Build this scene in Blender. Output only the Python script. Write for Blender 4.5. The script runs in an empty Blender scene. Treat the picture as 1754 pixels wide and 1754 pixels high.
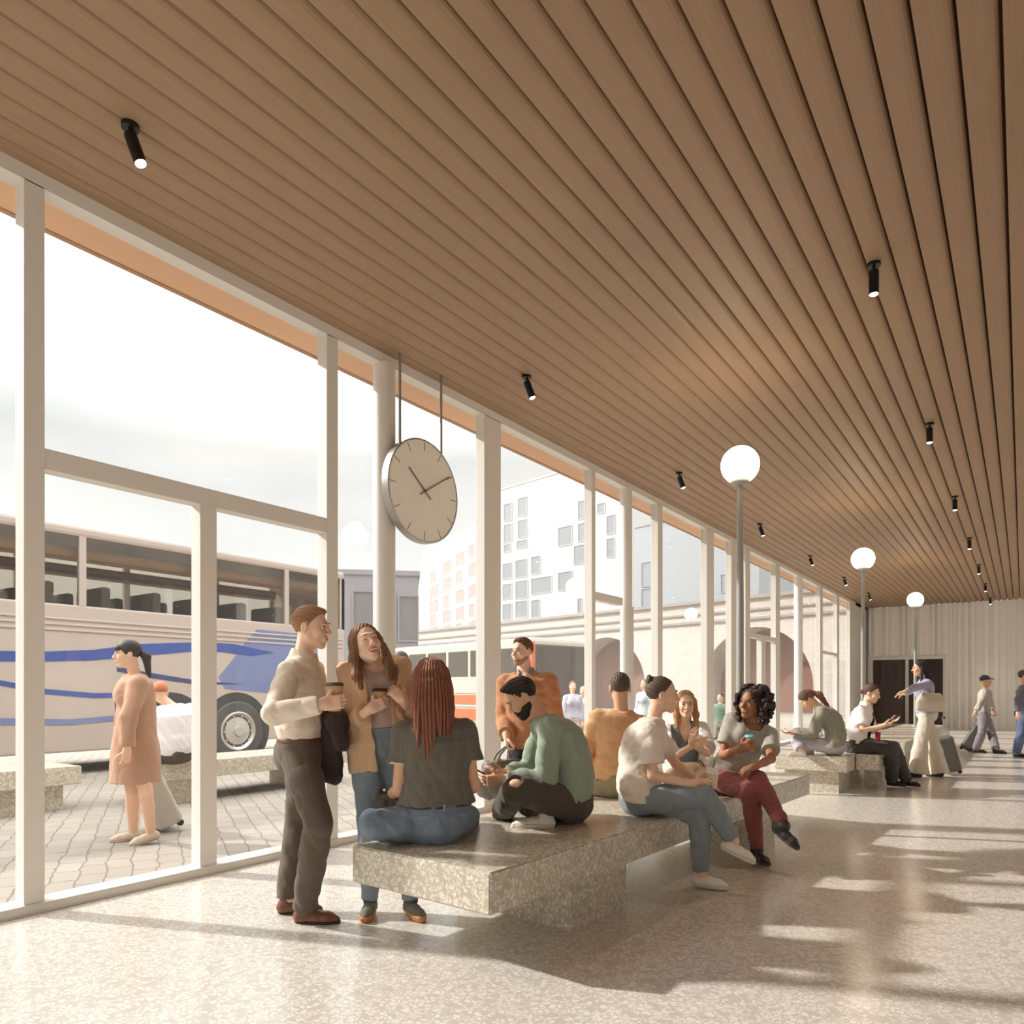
import bpy, bmesh, math, random
import numpy as np
from mathutils import Vector, Matrix
random.seed(7); np.random.seed(7)
sc = bpy.context.scene
COL = sc.collection
# ------------------------------------------------------------------ camera
FPX, CX, HZ, EYE, YAW = 1238.0, 877.0, 1183.0, 1.32, math.radians(35.25)
cd = bpy.data.cameras.new('camera'); cam = bpy.data.objects.new('camera', cd); COL.objects.link(cam)
cam.location = (0, 0, EYE); cam.rotation_euler = (math.pi/2, 0, YAW)
cd.sensor_width = 36.0; cd.lens = 36.0*FPX/1754.0; cd.shift_y = (HZ-877.0)/1754.0
cd.clip_start = 0.05; cd.clip_end = 500
sc.camera = cam
# ------------------------------------------------------------------ view, world, sun
sc.view_settings.view_transform = 'Standard'; sc.view_settings.look = 'None'
sc.view_settings.exposure = 0.45; sc.view_settings.gamma = 1.0
sc.view_settings.use_curve_mapping = False
sc.cycles.use_denoising = True
sc.cycles.max_bounces = 10; sc.cycles.transparent_max_bounces = 24; sc.cycles.diffuse_bounces = 6
sc.cycles.caustics_reflective = False; sc.cycles.caustics_refractive = False
sc.cycles.sample_clamp_indirect = 6.0
SKY_STRENGTH = 1.45
SUN_STRENGTH = 4.1
SUN_DIR = Vector((0.93, 0.36, -0.60)).normalized()      # the way the light travels
wd = bpy.data.worlds.new('sky'); sc.world = wd; wd.use_nodes = True
_nt = wd.node_tree; _nt.nodes.clear()
def _wn(t): return _nt.nodes.new(t)
_tc = _wn('ShaderNodeTexCoord'); _mp = _wn('ShaderNodeMapping'); _mp.inputs['Scale'].default_value = (1.2, 1.2, 4.0)
_no = _wn('ShaderNodeTexNoise'); _no.inputs['Scale'].default_value = 2.2; _no.inputs['Detail'].default_value = 6; _no.inputs['Roughness'].default_value = .55
_cr = _wn('ShaderNodeValToRGB')
_cr.color_ramp.elements[0].position = .36; _cr.color_ramp.elements[0].color = (.78, .80, .81, 1)
_cr.color_ramp.elements[1].position = .60; _cr.color_ramp.elements[1].color = (1.0, .985, .955, 1)
_sx = _wn('ShaderNodeSeparateXYZ'); _el = _wn('ShaderNodeMapRange'); _el.inputs['From Min'].default_value = .30; _el.inputs['From Max'].default_value = .75; _el.inputs['To Min'].default_value = .41; _el.inputs['To Max'].default_value = 2.6
_ml = _wn('ShaderNodeVectorMath'); _ml.operation = 'SCALE'
_bg = _wn('ShaderNodeBackground'); _bg.inputs['Strength'].default_value = SKY_STRENGTH
_ou = _wn('ShaderNodeOutputWorld')
for a, b in ((_tc.outputs['Generated'], _mp.inputs[0]), (_mp.outputs[0], _no.inputs['Vector']), (_no.outputs['Fac'], _cr.inputs[0]),
             (_tc.outputs['Generated'], _sx.inputs[0]), (_sx.outputs[2], _el.inputs[0]), (_cr.outputs[0], _ml.inputs[0]), (_el.outputs[0], _ml.inputs['Scale']), (_ml.outputs[0], _bg.inputs[0]), (_bg.outputs[0], _ou.inputs[0])): _nt.links.new(a, b)
sd = bpy.data.lights.new('sun', 'SUN'); sd.energy = SUN_STRENGTH; sd.angle = math.radians(1.6); sd.color = (1.0, .955, .90)
sun = bpy.data.objects.new('sun', sd); COL.objects.link(sun); sun.location = (-20, -8, 14)
sun.rotation_euler = SUN_DIR.to_track_quat('-Z', 'Y').to_euler()
# ------------------------------------------------------------------ geometry helpers
Fv = np.array([-math.sin(YAW), math.cos(YAW), 0.0]); Rv = np.array([math.cos(YAW), math.sin(YAW), 0.0]); Uv = np.array([0, 0, 1.0])
CAM = np.array([0, 0, EYE])
def ray(px, py): return Fv + Rv*((px-CX)/FPX) + Uv*((HZ-py)/FPX)
def at(px, py, depth): return CAM + ray(px, py)*depth            # a point seen at a pixel, a distance along the view
def on_z(px, py, z=0.0):
    v = ray(px, py); return CAM + v*((z-EYE)/v[2])
def on_x(px, X, z=0.0):                                            # where a pixel column meets a plane parallel to the glass
    v = ray(px, HZ); t = X/v[0]; p = v*t; return float(p[1]), float(t)
def z_at(py, depth): return EYE + (HZ-py)*depth/FPX
def unit(v):
    v = np.asarray(v, float); return v/max(1e-9, np.linalg.norm(v))
# ------------------------------------------------------------------ object helpers
def tag(o, label=None, cat=None, group=None, kind=None):
    if label: o['label'] = label
    if cat: o['category'] = cat
    if group: o['group'] = group
    if kind: o['kind'] = kind
    return o
def empty(name, loc, label, cat, group=None):
    o = bpy.data.objects.new(name, None); o.empty_display_size = .1; COL.objects.link(o); o.location = loc
    return tag(o, label, cat, group)
def world_pos(o):
    p = Vector((0, 0, 0))
    while o is not None: p += Vector(o.location); o = o.parent
    return p
def link(name, me, mat, parent=None, smooth=False):
    o = bpy.data.objects.new(name, me); COL.objects.link(o)
    if mat is not None: me.materials.append(mat)
    if parent is not None: o.parent = parent
    if smooth: me.polygons.foreach_set('use_smooth', [True]*len(me.polygons))
    return o
def raw_mesh(name, V, Q):
    me = bpy.data.meshes.new(name); n = len(V); f = len(Q)
    me.vertices.add(n); me.vertices.foreach_set('co', np.ascontiguousarray(V, np.float32).ravel())
    me.loops.add(f*4); me.loops.foreach_set('vertex_index', np.ascontiguousarray(Q, np.int32).ravel())
    me.polygons.add(f); me.polygons.foreach_set('loop_start', np.arange(0, f*4, 4, dtype=np.int32))
    me.polygons.foreach_set('loop_total', np.full(f, 4, np.int32)); me.update(calc_edges=True); me.validate()
    return me
class MB:
    """collects boxes, tubes, lathes in world space; build() makes ONE mesh object"""
    def __init__(s): s.bm = bmesh.new()
    def box(s, lo, hi, bev=0.0, M=None):
        lo = Vector(lo); hi = Vector(hi); b = bmesh.new(); bmesh.ops.create_cube(b, size=1.0)
        for v in b.verts: v.co = Vector((lo[i] + (v.co[i]+.5)*(hi[i]-lo[i]) for i in range(3)))
        if bev: bmesh.ops.bevel(b, geom=b.edges[:], offset=bev, segments=2, affect='EDGES', profile=.6)
        return s.merge(b, M)
    def merge(s, b, M=None):
        if M is not None: b.transform(M)
        m = bpy.data.meshes.new('t'); b.to_mesh(m); b.free(); s.bm.from_mesh(m); bpy.data.meshes.remove(m); return s
    def lathe(s, prof, base=(0, 0, 0), seg=24, M=None):
        b = bmesh.new(); rings = []
        for r, z in prof: rings.append([b.verts.new((r*math.cos(2*math.pi*i/seg), r*math.sin(2*math.pi*i/seg), z)) for i in range(seg)])
        for a, c in zip(rings, rings[1:]):
            for i in range(seg): b.faces.new((a[i], a[(i+1) % seg], c[(i+1) % seg], c[i]))
        b.faces.new(rings[0][::-1]); b.faces.new(rings[-1])
        T = Matrix.Translation(Vector(base)); return s.merge(b, T if M is None else T @ M)
    def tube(s, pts, r, seg=8):
        b = bmesh.new(); pts = [Vector(p) for p in pts]; n = len(pts); rs = r if isinstance(r, (list, tuple)) else [r]*n
        rings = []; prev = None
        for i, p in enumerate(pts):
            t = (pts[min(i+1, n-1)]-pts[max(i-1, 0)]).normalized()
            a = prev if prev is not None else (Vector((0, 0, 1)) if abs(t.z) < .9 else Vector((1, 0, 0)))
            a = (a - t*a.dot(t)).normalized(); prev = a; c = t.cross(a)
            rings.append([b.verts.new(p + (a*math.cos(2*math.pi*k/seg) + c*math.sin(2*math.pi*k/seg))*rs[i]) for k in range(seg)])
        for x, y in zip(rings, rings[1:]):
            for k in range(seg): b.faces.new((x[k], x[(k+1) % seg], y[(k+1) % seg], y[k]))
        b.faces.new(rings[0][::-1]); b.faces.new(rings[-1]); return s.merge(b)
    def prism(s, poly, z0, z1, M=None):
        b = bmesh.new(); lo = [b.verts.new((x, y, z0)) for x, y in poly]; hi = [b.verts.new((x, y, z1)) for x, y in poly]; n = len(poly)
        b.faces.new(lo[::-1]); b.faces.new(hi)
        for i in range(n): b.faces.new((lo[i], lo[(i+1) % n], hi[(i+1) % n], hi[i]))
        return s.merge(b, M)
    def build(s, name, mat, parent=None, smooth=False, origin=None):
        o0 = world_pos(parent) if parent is not None else Vector(tuple(float(q) for q in (origin if origin is not None else (0, 0, 0))))
        bmesh.ops.recalc_face_normals(s.bm, faces=s.bm.faces[:])
        for v in s.bm.verts: v.co -= o0
        me = bpy.data.meshes.new(name); s.bm.to_mesh(me); s.bm.free()
        o = link(name, me, mat, parent)
        if parent is None: o.location = o0
        if smooth:
            me.polygons.foreach_set('use_smooth', [True]*len(me.polygons))
            try: me.set_sharp_from_angle(angle=math.radians(38))
            except Exception: pass
        return o
# ------------------------------------------------------------------ materials
def srgb(r, g, b):
    f = lambda c: (c/255/12.92) if c/255 <= .04045 else ((c/255+.055)/1.055)**2.4
    return (f(r), f(g), f(b), 1)
MATS = {}
def mat(name, rgb, rough=.6, metal=0.0, var=.08, vscale=6.0, bump=0.0, bscale=120.0, stretch=None, emit=0.0, spec=.5, sheen=0.0, sss=0.0):
    if name in MATS: return MATS[name]
    m = bpy.data.materials.new(name); m.use_nodes = True; nt = m.node_tree; N = nt.nodes; L = nt.links
    p = N['Principled BSDF']; c = srgb(*rgb)
    p.inputs['Roughness'].default_value = rough; p.inputs['Metallic'].default_value = metal
    p.inputs['Specular IOR Level'].default_value = spec
    tc = N.new('ShaderNodeTexCoord'); mp = N.new('ShaderNodeMapping'); L.new(tc.outputs['Object'], mp.inputs[0])
    if stretch: mp.inputs['Scale'].default_value = stretch
    no = N.new('ShaderNodeTexNoise'); no.inputs['Scale'].default_value = vscale; no.inputs['Detail'].default_value = 4; L.new(mp.outputs[0], no.inputs['Vector'])
    mx = N.new('ShaderNodeMix'); mx.data_type = 'RGBA'
    mx.inputs[6].default_value = tuple(min(1, x*(1-var)) for x in c[:3])+(1,); mx.inputs[7].default_value = tuple(min(1, x*(1+var)) for x in c[:3])+(1,)
    L.new(no.outputs['Fac'], mx.inputs[0]); L.new(mx.outputs[2], p.inputs['Base Color'])
    if sheen: p.inputs['Sheen Weight'].default_value = sheen
    if sss:
        p.inputs['Subsurface Weight'].default_value = sss; p.inputs['Subsurface Radius'].default_value = (.02, .008, .004)
        p.inputs['Subsurface Scale'].default_value = .4
    if emit: p.inputs['Emission Color'].default_value = c; p.inputs['Emission Strength'].default_value = emit
    if bump:
        n2 = N.new('ShaderNodeTexNoise'); n2.inputs['Scale'].default_value = bscale; n2.inputs['Detail'].default_value = 2; L.new(mp.outputs[0], n2.inputs['Vector'])
        bp = N.new('ShaderNodeBump'); bp.inputs['Strength'].default_value = bump; bp.inputs['Distance'].default_value = .004
        L.new(n2.outputs['Fac'], bp.inputs['Height']); L.new(bp.outputs[0], p.inputs['Normal'])
    MATS[name] = m; return m
def terrazzo(name, chip, chip2, matrix, scale, rough, spec=.5, edge=.10):
    m = bpy.data.materials.new(name); m.use_nodes = True; nt = m.node_tree; N = nt.nodes; L = nt.links; p = N['Principled BSDF']
    ge = N.new('ShaderNodeNewGeometry')
    n0 = N.new('ShaderNodeTexNoise'); n0.inputs['Scale'].default_value = scale*.9; n0.inputs['Detail'].default_value = 2; L.new(ge.outputs['Position'], n0.inputs['Vector'])
    ad = N.new('ShaderNodeMix'); ad.data_type = 'RGBA'; ad.blend_type = 'LINEAR_LIGHT'; ad.inputs[0].default_value = .9/scale
    L.new(ge.outputs['Position'], ad.inputs[6]); L.new(n0.outputs['Color'], ad.inputs[7])
    v = N.new('ShaderNodeTexVoronoi'); v.feature = 'DISTANCE_TO_EDGE'; v.inputs['Scale'].default_value = scale; L.new(ad.outputs[2], v.inputs['Vector'])
    v2 = N.new('ShaderNodeTexVoronoi'); v2.feature = 'F1'; v2.inputs['Scale'].default_value = scale; L.new(ad.outputs[2], v2.inputs['Vector'])
    r = N.new('ShaderNodeValToRGB'); r.color_ramp.elements[0].position = edge*.5; r.color_ramp.elements[1].position = edge*1.6
    L.new(v.outputs['Distance'], r.inputs[0])
    sx = N.new('ShaderNodeSeparateColor'); L.new(v2.outputs['Color'], sx.inputs[0])
    c1 = N.new('ShaderNodeMix'); c1.data_type = 'RGBA'; c1.inputs[6].default_value = srgb(*chip); c1.inputs[7].default_value = srgb(*chip2); L.new(sx.outputs[0], c1.inputs[0])
    # a third of the cells stay plain binder so the chips read as scattered
    g = N.new('ShaderNodeMath'); g.operation = 'GREATER_THAN'; g.inputs[1].default_value = .16; L.new(sx.outputs[1], g.inputs[0])
    g2 = N.new('ShaderNodeMath'); g2.operation = 'MULTIPLY'; L.new(g.outputs[0], g2.inputs[0]); L.new(r.outputs[0], g2.inputs[1])
    c2 = N.new('ShaderNodeMix'); c2.data_type = 'RGBA'; c2.inputs[6].default_value = srgb(*matrix); L.new(c1.outputs[2], c2.inputs[7]); L.new(g2.outputs[0], c2.inputs[0])
    L.new(c2.outputs[2], p.inputs['Base Color']); p.inputs['Roughness'].default_value = rough; p.inputs['Specular IOR Level'].default_value = spec
    MATS[name] = m; return m
def glass_mat(name, tint=(1, 1, 1, 1), base=.03, top=.5, power=4.0):
    m = bpy.data.materials.new(name); m.use_nodes = True; nt = m.node_tree; N = nt.nodes; L = nt.links; N.clear()
    lw = N.new('ShaderNodeLayerWeight'); lw.inputs[0].default_value = .5
    pw = N.new('ShaderNodeMath'); pw.operation = 'POWER'; pw.inputs[1].default_value = power; L.new(lw.outputs['Facing'], pw.inputs[0])
    ml = N.new('ShaderNodeMath'); ml.operation = 'MULTIPLY_ADD'; ml.inputs[1].default_value = top; ml.inputs[2].default_value = base; L.new(pw.outputs[0], ml.inputs[0])
    t = N.new('ShaderNodeBsdfTransparent'); t.inputs[0].default_value = tint; g = N.new('ShaderNodeBsdfGlossy'); g.inputs['Roughness'].default_value = 0.0
    mx = N.new('ShaderNodeMixShader'); L.new(ml.outputs[0], mx.inputs[0]); L.new(t.outputs[0], mx.inputs[1]); L.new(g.outputs[0], mx.inputs[2])
    o = N.new('ShaderNodeOutputMaterial'); L.new(mx.outputs[0], o.inputs[0]); MATS[name] = m; return m
def wood_mat(name, a, b, scale=1.0, rough=.55):
    m = bpy.data.materials.new(name); m.use_nodes = True; nt = m.node_tree; N = nt.nodes; L = nt.links; p = N['Principled BSDF']
    tc = N.new('ShaderNodeTexCoord'); mp = N.new('ShaderNodeMapping'); mp.inputs['Scale'].default_value = (28*scale, 1.1*scale, 28*scale); L.new(tc.outputs['Object'], mp.inputs[0])
    n1 = N.new('ShaderNodeTexNoise'); n1.inputs['Scale'].default_value = 2.0; n1.inputs['Detail'].default_value = 6; L.new(mp.outputs[0], n1.inputs['Vector'])
    n2 = N.new('ShaderNodeTexNoise'); n2.inputs['Scale'].default_value = .8; L.new(tc.outputs['Object'], n2.inputs['Vector'])
    mx = N.new('ShaderNodeMix'); mx.data_type = 'RGBA'; mx.inputs[6].default_value = srgb(*a); mx.inputs[7].default_value = srgb(*b); L.new(n1.outputs['Fac'], mx.inputs[0])
    oi = N.new('ShaderNodeObjectInfo'); hv = N.new('ShaderNodeHueSaturation')
    mr = N.new('ShaderNodeMapRange'); mr.inputs['To Min'].default_value = .93; mr.inputs['To Max'].default_value = 1.07; L.new(n2.outputs['Fac'], mr.inputs[0])
    L.new(mr.outputs[0], hv.inputs['Value']); L.new(mx.outputs[2], hv.inputs['Color']); L.new(hv.outputs[0], p.inputs['Base Color'])
    bp = N.new('ShaderNodeBump'); bp.inputs['Strength'].default_value = .15; bp.inputs['Distance'].default_value = .002; L.new(n1.outputs['Fac'], bp.inputs['Height']); L.new(bp.outputs[0], p.inputs['Normal'])
    p.inputs['Roughness'].default_value = rough; MATS[name] = m; return m
def emit_mat(name, rgb, s):
    m = bpy.data.materials.new(name); m.use_nodes = True; N = m.node_tree.nodes; L = m.node_tree.links; N.clear()
    e = N.new('ShaderNodeEmission'); e.inputs[0].default_value = srgb(*rgb); e.inputs[1].default_value = s; o = N.new('ShaderNodeOutputMaterial'); L.new(e.outputs[0], o.inputs[0]); return m
M_FRAME = mat('white_painted_metal', (226, 222, 214), .45, var=.02)
M_GLASS = glass_mat('window_glass', (.985, .99, .985, 1), .014, .45, 4.0)
M_FLOOR = terrazzo('floor_terrazzo', (228, 223, 216), (217, 211, 203), (196, 189, 180), 34.0, .20, .5, .10)
M_BENCH = terrazzo('bench_terrazzo', (224, 218, 205), (210, 202, 186), (186, 177, 157), 31.0, .26, .5, .11)
M_WOOD = wood_mat('ceiling_wood', (164, 135, 107), (145, 116, 89))
M_SOFFIT = wood_mat('soffit_wood', (232, 190, 154), (220, 174, 136))
M_DARK = mat('dark_gap', (70, 52, 38), .9, var=.1)
M_BLACK = mat('black_metal', (28, 26, 24), .4, metal=.3, var=.05)
M_STEEL = mat('brushed_steel', (176, 174, 168), .35, metal=.8, var=.05, vscale=30)
M_POLE = mat('grey_painted_pole', (168, 168, 162), .4, metal=.1, var=.03)
# ------------------------------------------------------------------ smooth solid modelling (distance fields meshed with surface nets)
def ell_d(x, y, z, rx, ry, rz):
    k0 = np.sqrt((x/rx)**2+(y/ry)**2+(z/rz)**2); k1 = np.sqrt((x/rx**2)**2+(y/ry**2)**2+(z/rz**2)**2)
    return k0*(k0-1)/np.maximum(k1, 1e-6)
class Prim:
    __slots__ = ('f', 'lo', 'hi', 'k', 'op')
    def __init__(s, f, lo, hi, k, op='u'): s.f = f; s.lo = np.asarray(lo, float); s.hi = np.asarray(hi, float); s.k = k; s.op = op
def cone(a, b, ra, rb, k=.01, op='u', cut=False):
    a = np.asarray(a, float); b = np.asarray(b, float); ab = b-a; L2 = max(1e-9, float(ab@ab)); L = math.sqrt(L2)
    def f(X, Y, Z):
        px, py, pz = X-a[0], Y-a[1], Z-a[2]; tt = (px*ab[0]+py*ab[1]+pz*ab[2])/L2; t = np.clip(tt, 0, 1)
        d = np.sqrt((px-ab[0]*t)**2+(py-ab[1]*t)**2+(pz-ab[2]*t)**2)-(ra+(rb-ra)*t)
        if cut: d = np.maximum(d, (tt-1)*L)
        return d
    r = max(ra, rb); return Prim(f, np.minimum(a, b)-r, np.maximum(a, b)+r, k, op)
def ball(c, r, k=.01, op='u'): return cone(c, np.asarray(c, float)+1e-4, r, r, k, op)
def ell(c, R3, axes=None, k=.01, op='u'):
    c = np.asarray(c, float); A = np.eye(3) if axes is None else np.asarray(axes, float); m = max(R3)   # rows of A are the local axes
    def f(X, Y, Z):
        x, y, z = X-c[0], Y-c[1], Z-c[2]
        return ell_d(x*A[0, 0]+y*A[0, 1]+z*A[0, 2], x*A[1, 0]+y*A[1, 1]+z*A[1, 2], x*A[2, 0]+y*A[2, 1]+z*A[2, 2], *R3)
    return Prim(f, c-m, c+m, k, op)
def rbox(c, H, r, axes=None, k=.005, op='u'):
    c = np.asarray(c, float); A = np.eye(3) if axes is None else np.asarray(axes, float); m = float(np.linalg.norm(H))
    def f(X, Y, Z):
        x, y, z = X-c[0], Y-c[1], Z-c[2]
        q = [np.abs(x*A[i, 0]+y*A[i, 1]+z*A[i, 2])-(H[i]-r) for i in range(3)]
        o = np.sqrt(sum(np.maximum(v, 0)**2 for v in q)); return o+np.minimum(np.maximum(np.maximum(q[0], q[1]), q[2]), 0)-r
    return Prim(f, c-m, c+m, k, op)
BIG = 9.0
def plane_cut(p, n, k=.002):       # removes everything on the side n points to
    p = np.asarray(p, float); n = unit(n)
    return Prim(lambda X, Y, Z: -((X-p[0])*n[0]+(Y-p[1])*n[1]+(Z-p[2])*n[2]), [-1e3]*3, [1e3]*3, k, 's')
def custom(f, lo, hi, k=.004, op='s'): return Prim(f, lo, hi, k, op)
def net(prims, vs, disp=None, pad=.03):
    add = [p for p in prims if p.op == 'u']
    lo = np.min([p.lo for p in add], axis=0)-pad; hi = np.max([p.hi for p in add], axis=0)+pad
    n = np.ceil((hi-lo)/vs).astype(int)+1
    ax = [(lo[i]+np.arange(n[i])*vs).astype(np.float32) for i in range(3)]
    D = np.full(n, 1.0, np.float32)
    for p in prims:
        q = pad+p.k
        i0 = np.maximum(0, np.floor((p.lo-q-lo)/vs)).astype(int); i1 = np.minimum(n, np.ceil((p.hi+q-lo)/vs)+1).astype(int)
        if np.any(i1 <= i0): continue
        sl = tuple(slice(a, b) for a, b in zip(i0, i1))
        X = ax[0][sl[0]][:, None, None]; Y = ax[1][sl[1]][None, :, None]; Z = ax[2][sl[2]][None, None, :]
        d = p.f(X, Y, Z).astype(np.float32); E = D[sl]; d = np.broadcast_to(d, E.shape); k = max(p.k, 1e-5)
        if p.op == 'u':
            h = np.clip(.5+.5*(E-d)/k, 0, 1); D[sl] = E*(1-h)+d*h-k*h*(1-h)
        else:
            h = np.clip(.5-.5*(E+d)/k, 0, 1); D[sl] = E*(1-h)-d*h+k*h*(1-h)
    if disp is not None:
        m = np.abs(D) < .03; ii = np.nonzero(m)
        D[m] += disp(ax[0][ii[0]], ax[1][ii[1]], ax[2][ii[2]]).astype(np.float32)
    D[0] = D[-1] = 1; D[:, 0] = D[:, -1] = 1; D[:, :, 0] = D[:, :, -1] = 1
    S = D < 0; c = np.zeros([m-1 for m in n], np.uint8)
    offs = [(i, j, k) for i in (0, 1) for j in (0, 1) for k in (0, 1)]
    for i, j, k in offs: c += S[i:n[0]-1+i, j:n[1]-1+j, k:n[2]-1+k]
    act = np.nonzero((c > 0) & (c < 8)); A = np.stack(act, 1)
    vals = np.stack([D[act[0]+i, act[1]+j, act[2]+k] for i, j, k in offs], 1)
    acc = np.zeros((len(A), 3), np.float32); cnt = np.zeros(len(A), np.float32); O = np.array(offs, np.float32)
    for a in range(8):
        for b in range(a+1, 8):
            if np.abs(O[a]-O[b]).sum() != 1: continue
            m = (vals[:, a] < 0) != (vals[:, b] < 0); va, vb = vals[m, a], vals[m, b]; t = va/(va-vb)
            acc[m] += O[a]+(O[b]-O[a])*t[:, None]; cnt[m] += 1
    V = lo+(A+acc/np.maximum(cnt, 1)[:, None])*vs
    idx = np.full([m-1 for m in n], -1, np.int32); idx[act] = np.arange(len(A), dtype=np.int32)
    Q = []
    for axn in range(3):
        s0 = [slice(None)]*3; s1 = [slice(None)]*3; s0[axn] = slice(0, n[axn]-1); s1[axn] = slice(1, n[axn])
        a0 = S[tuple(s0)]; a1 = S[tuple(s1)]; ch = a0 != a1; e = np.nonzero(ch); fl = a0[e]
        u, w = (axn+1) % 3, (axn+2) % 3; base = [e[0].copy(), e[1].copy(), e[2].copy()]
        def g(du, dw):
            b = [x.copy() for x in base]; b[u] -= du; b[w] -= dw; return idx[b[0], b[1], b[2]]
        q = np.stack([g(1, 1), g(0, 1), g(0, 0), g(1, 0)], 1); q[~fl] = q[~fl][:, ::-1]; Q.append(q)
    return V, np.concatenate(Q)
_wv = np.random.RandomState(3)
def wrinkle(amp, wl, seed=0, squash=(1, 1, 1)):
    r = np.random.RandomState(seed+11); D = r.normal(size=(7, 3)); D /= np.linalg.norm(D, axis=1)[:, None]; D *= np.array(squash); ph = r.uniform(0, 6.28, 7); fr = 2*math.pi/(wl*r.uniform(.7, 1.6, 7))
    def f(x, y, z):
        w = .35*np.sin((x*1.3+y*.7+z)*2*math.pi/(wl*2.3)+seed)
        return 1.5*amp*sum(1-2*np.abs(np.sin(.5*((x*D[i, 0]+y*D[i, 1]+z*D[i, 2])*fr[i]+ph[i]+w*2)))**.8 for i in range(7))/3.0
    return f
def solid(name, prims, vs, m, parent=None, disp=None, origin=None):
    V, Q = net(prims, vs, disp)
    o0 = np.array(world_pos(parent)) if parent is not None else np.array(origin if origin is not None else (0, 0, 0), float)
    o = link(name, raw_mesh(name, V-o0, Q), m, parent, True)
    if parent is None: o.location = o0
    return o
# ------------------------------------------------------------------ people
def fdir(a, pos):
    """horizontal direction; 0 = towards the viewer, 90 = image right, 180 = away"""
    V = unit([pos[0], pos[1], 0]); Rr = np.cross(V, Uv); a = math.radians(a); return math.cos(a)*(-V)+math.sin(a)*Rr
def vdir(r, u, f, pos):
    V = unit([pos[0], pos[1], 0]); Rr = np.cross(V, Uv); return unit(Rr*r+Uv*u+V*f)
def bone(p, px, py, L, sg):
    """the point a bone's length from p that is seen at a pixel; sg +1 the farther one, -1 the nearer, 0 the middle"""
    v = ray(px, py); w = CAM-p; a = v@v; b = 2*(v@w); c = w@w-L*L; D = b*b-4*a*c
    if D <= 0 or sg == 0:
        q = CAM+v*(-b/(2*a)); return p+unit(q-p)*L
    return CAM+v*((-b+sg*math.sqrt(D))/(2*a))
TT = np.array([-.14, -.02, .10, .25, .42, .60, .78, .90, .97, 1.03])
TW = {0: np.array([.09, .165, .168, .155, .147, .160, .176, .158, .096, .062]), 1: np.array([.09, .170, .175, .148, .125, .138, .150, .137, .084, .054])}
TD = {0: np.array([.08, .112, .115, .105, .100, .108, .118, .098, .075, .060]), 1: np.array([.08, .112, .118, .100, .088, .098, .106, .090, .066, .052])}
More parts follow.
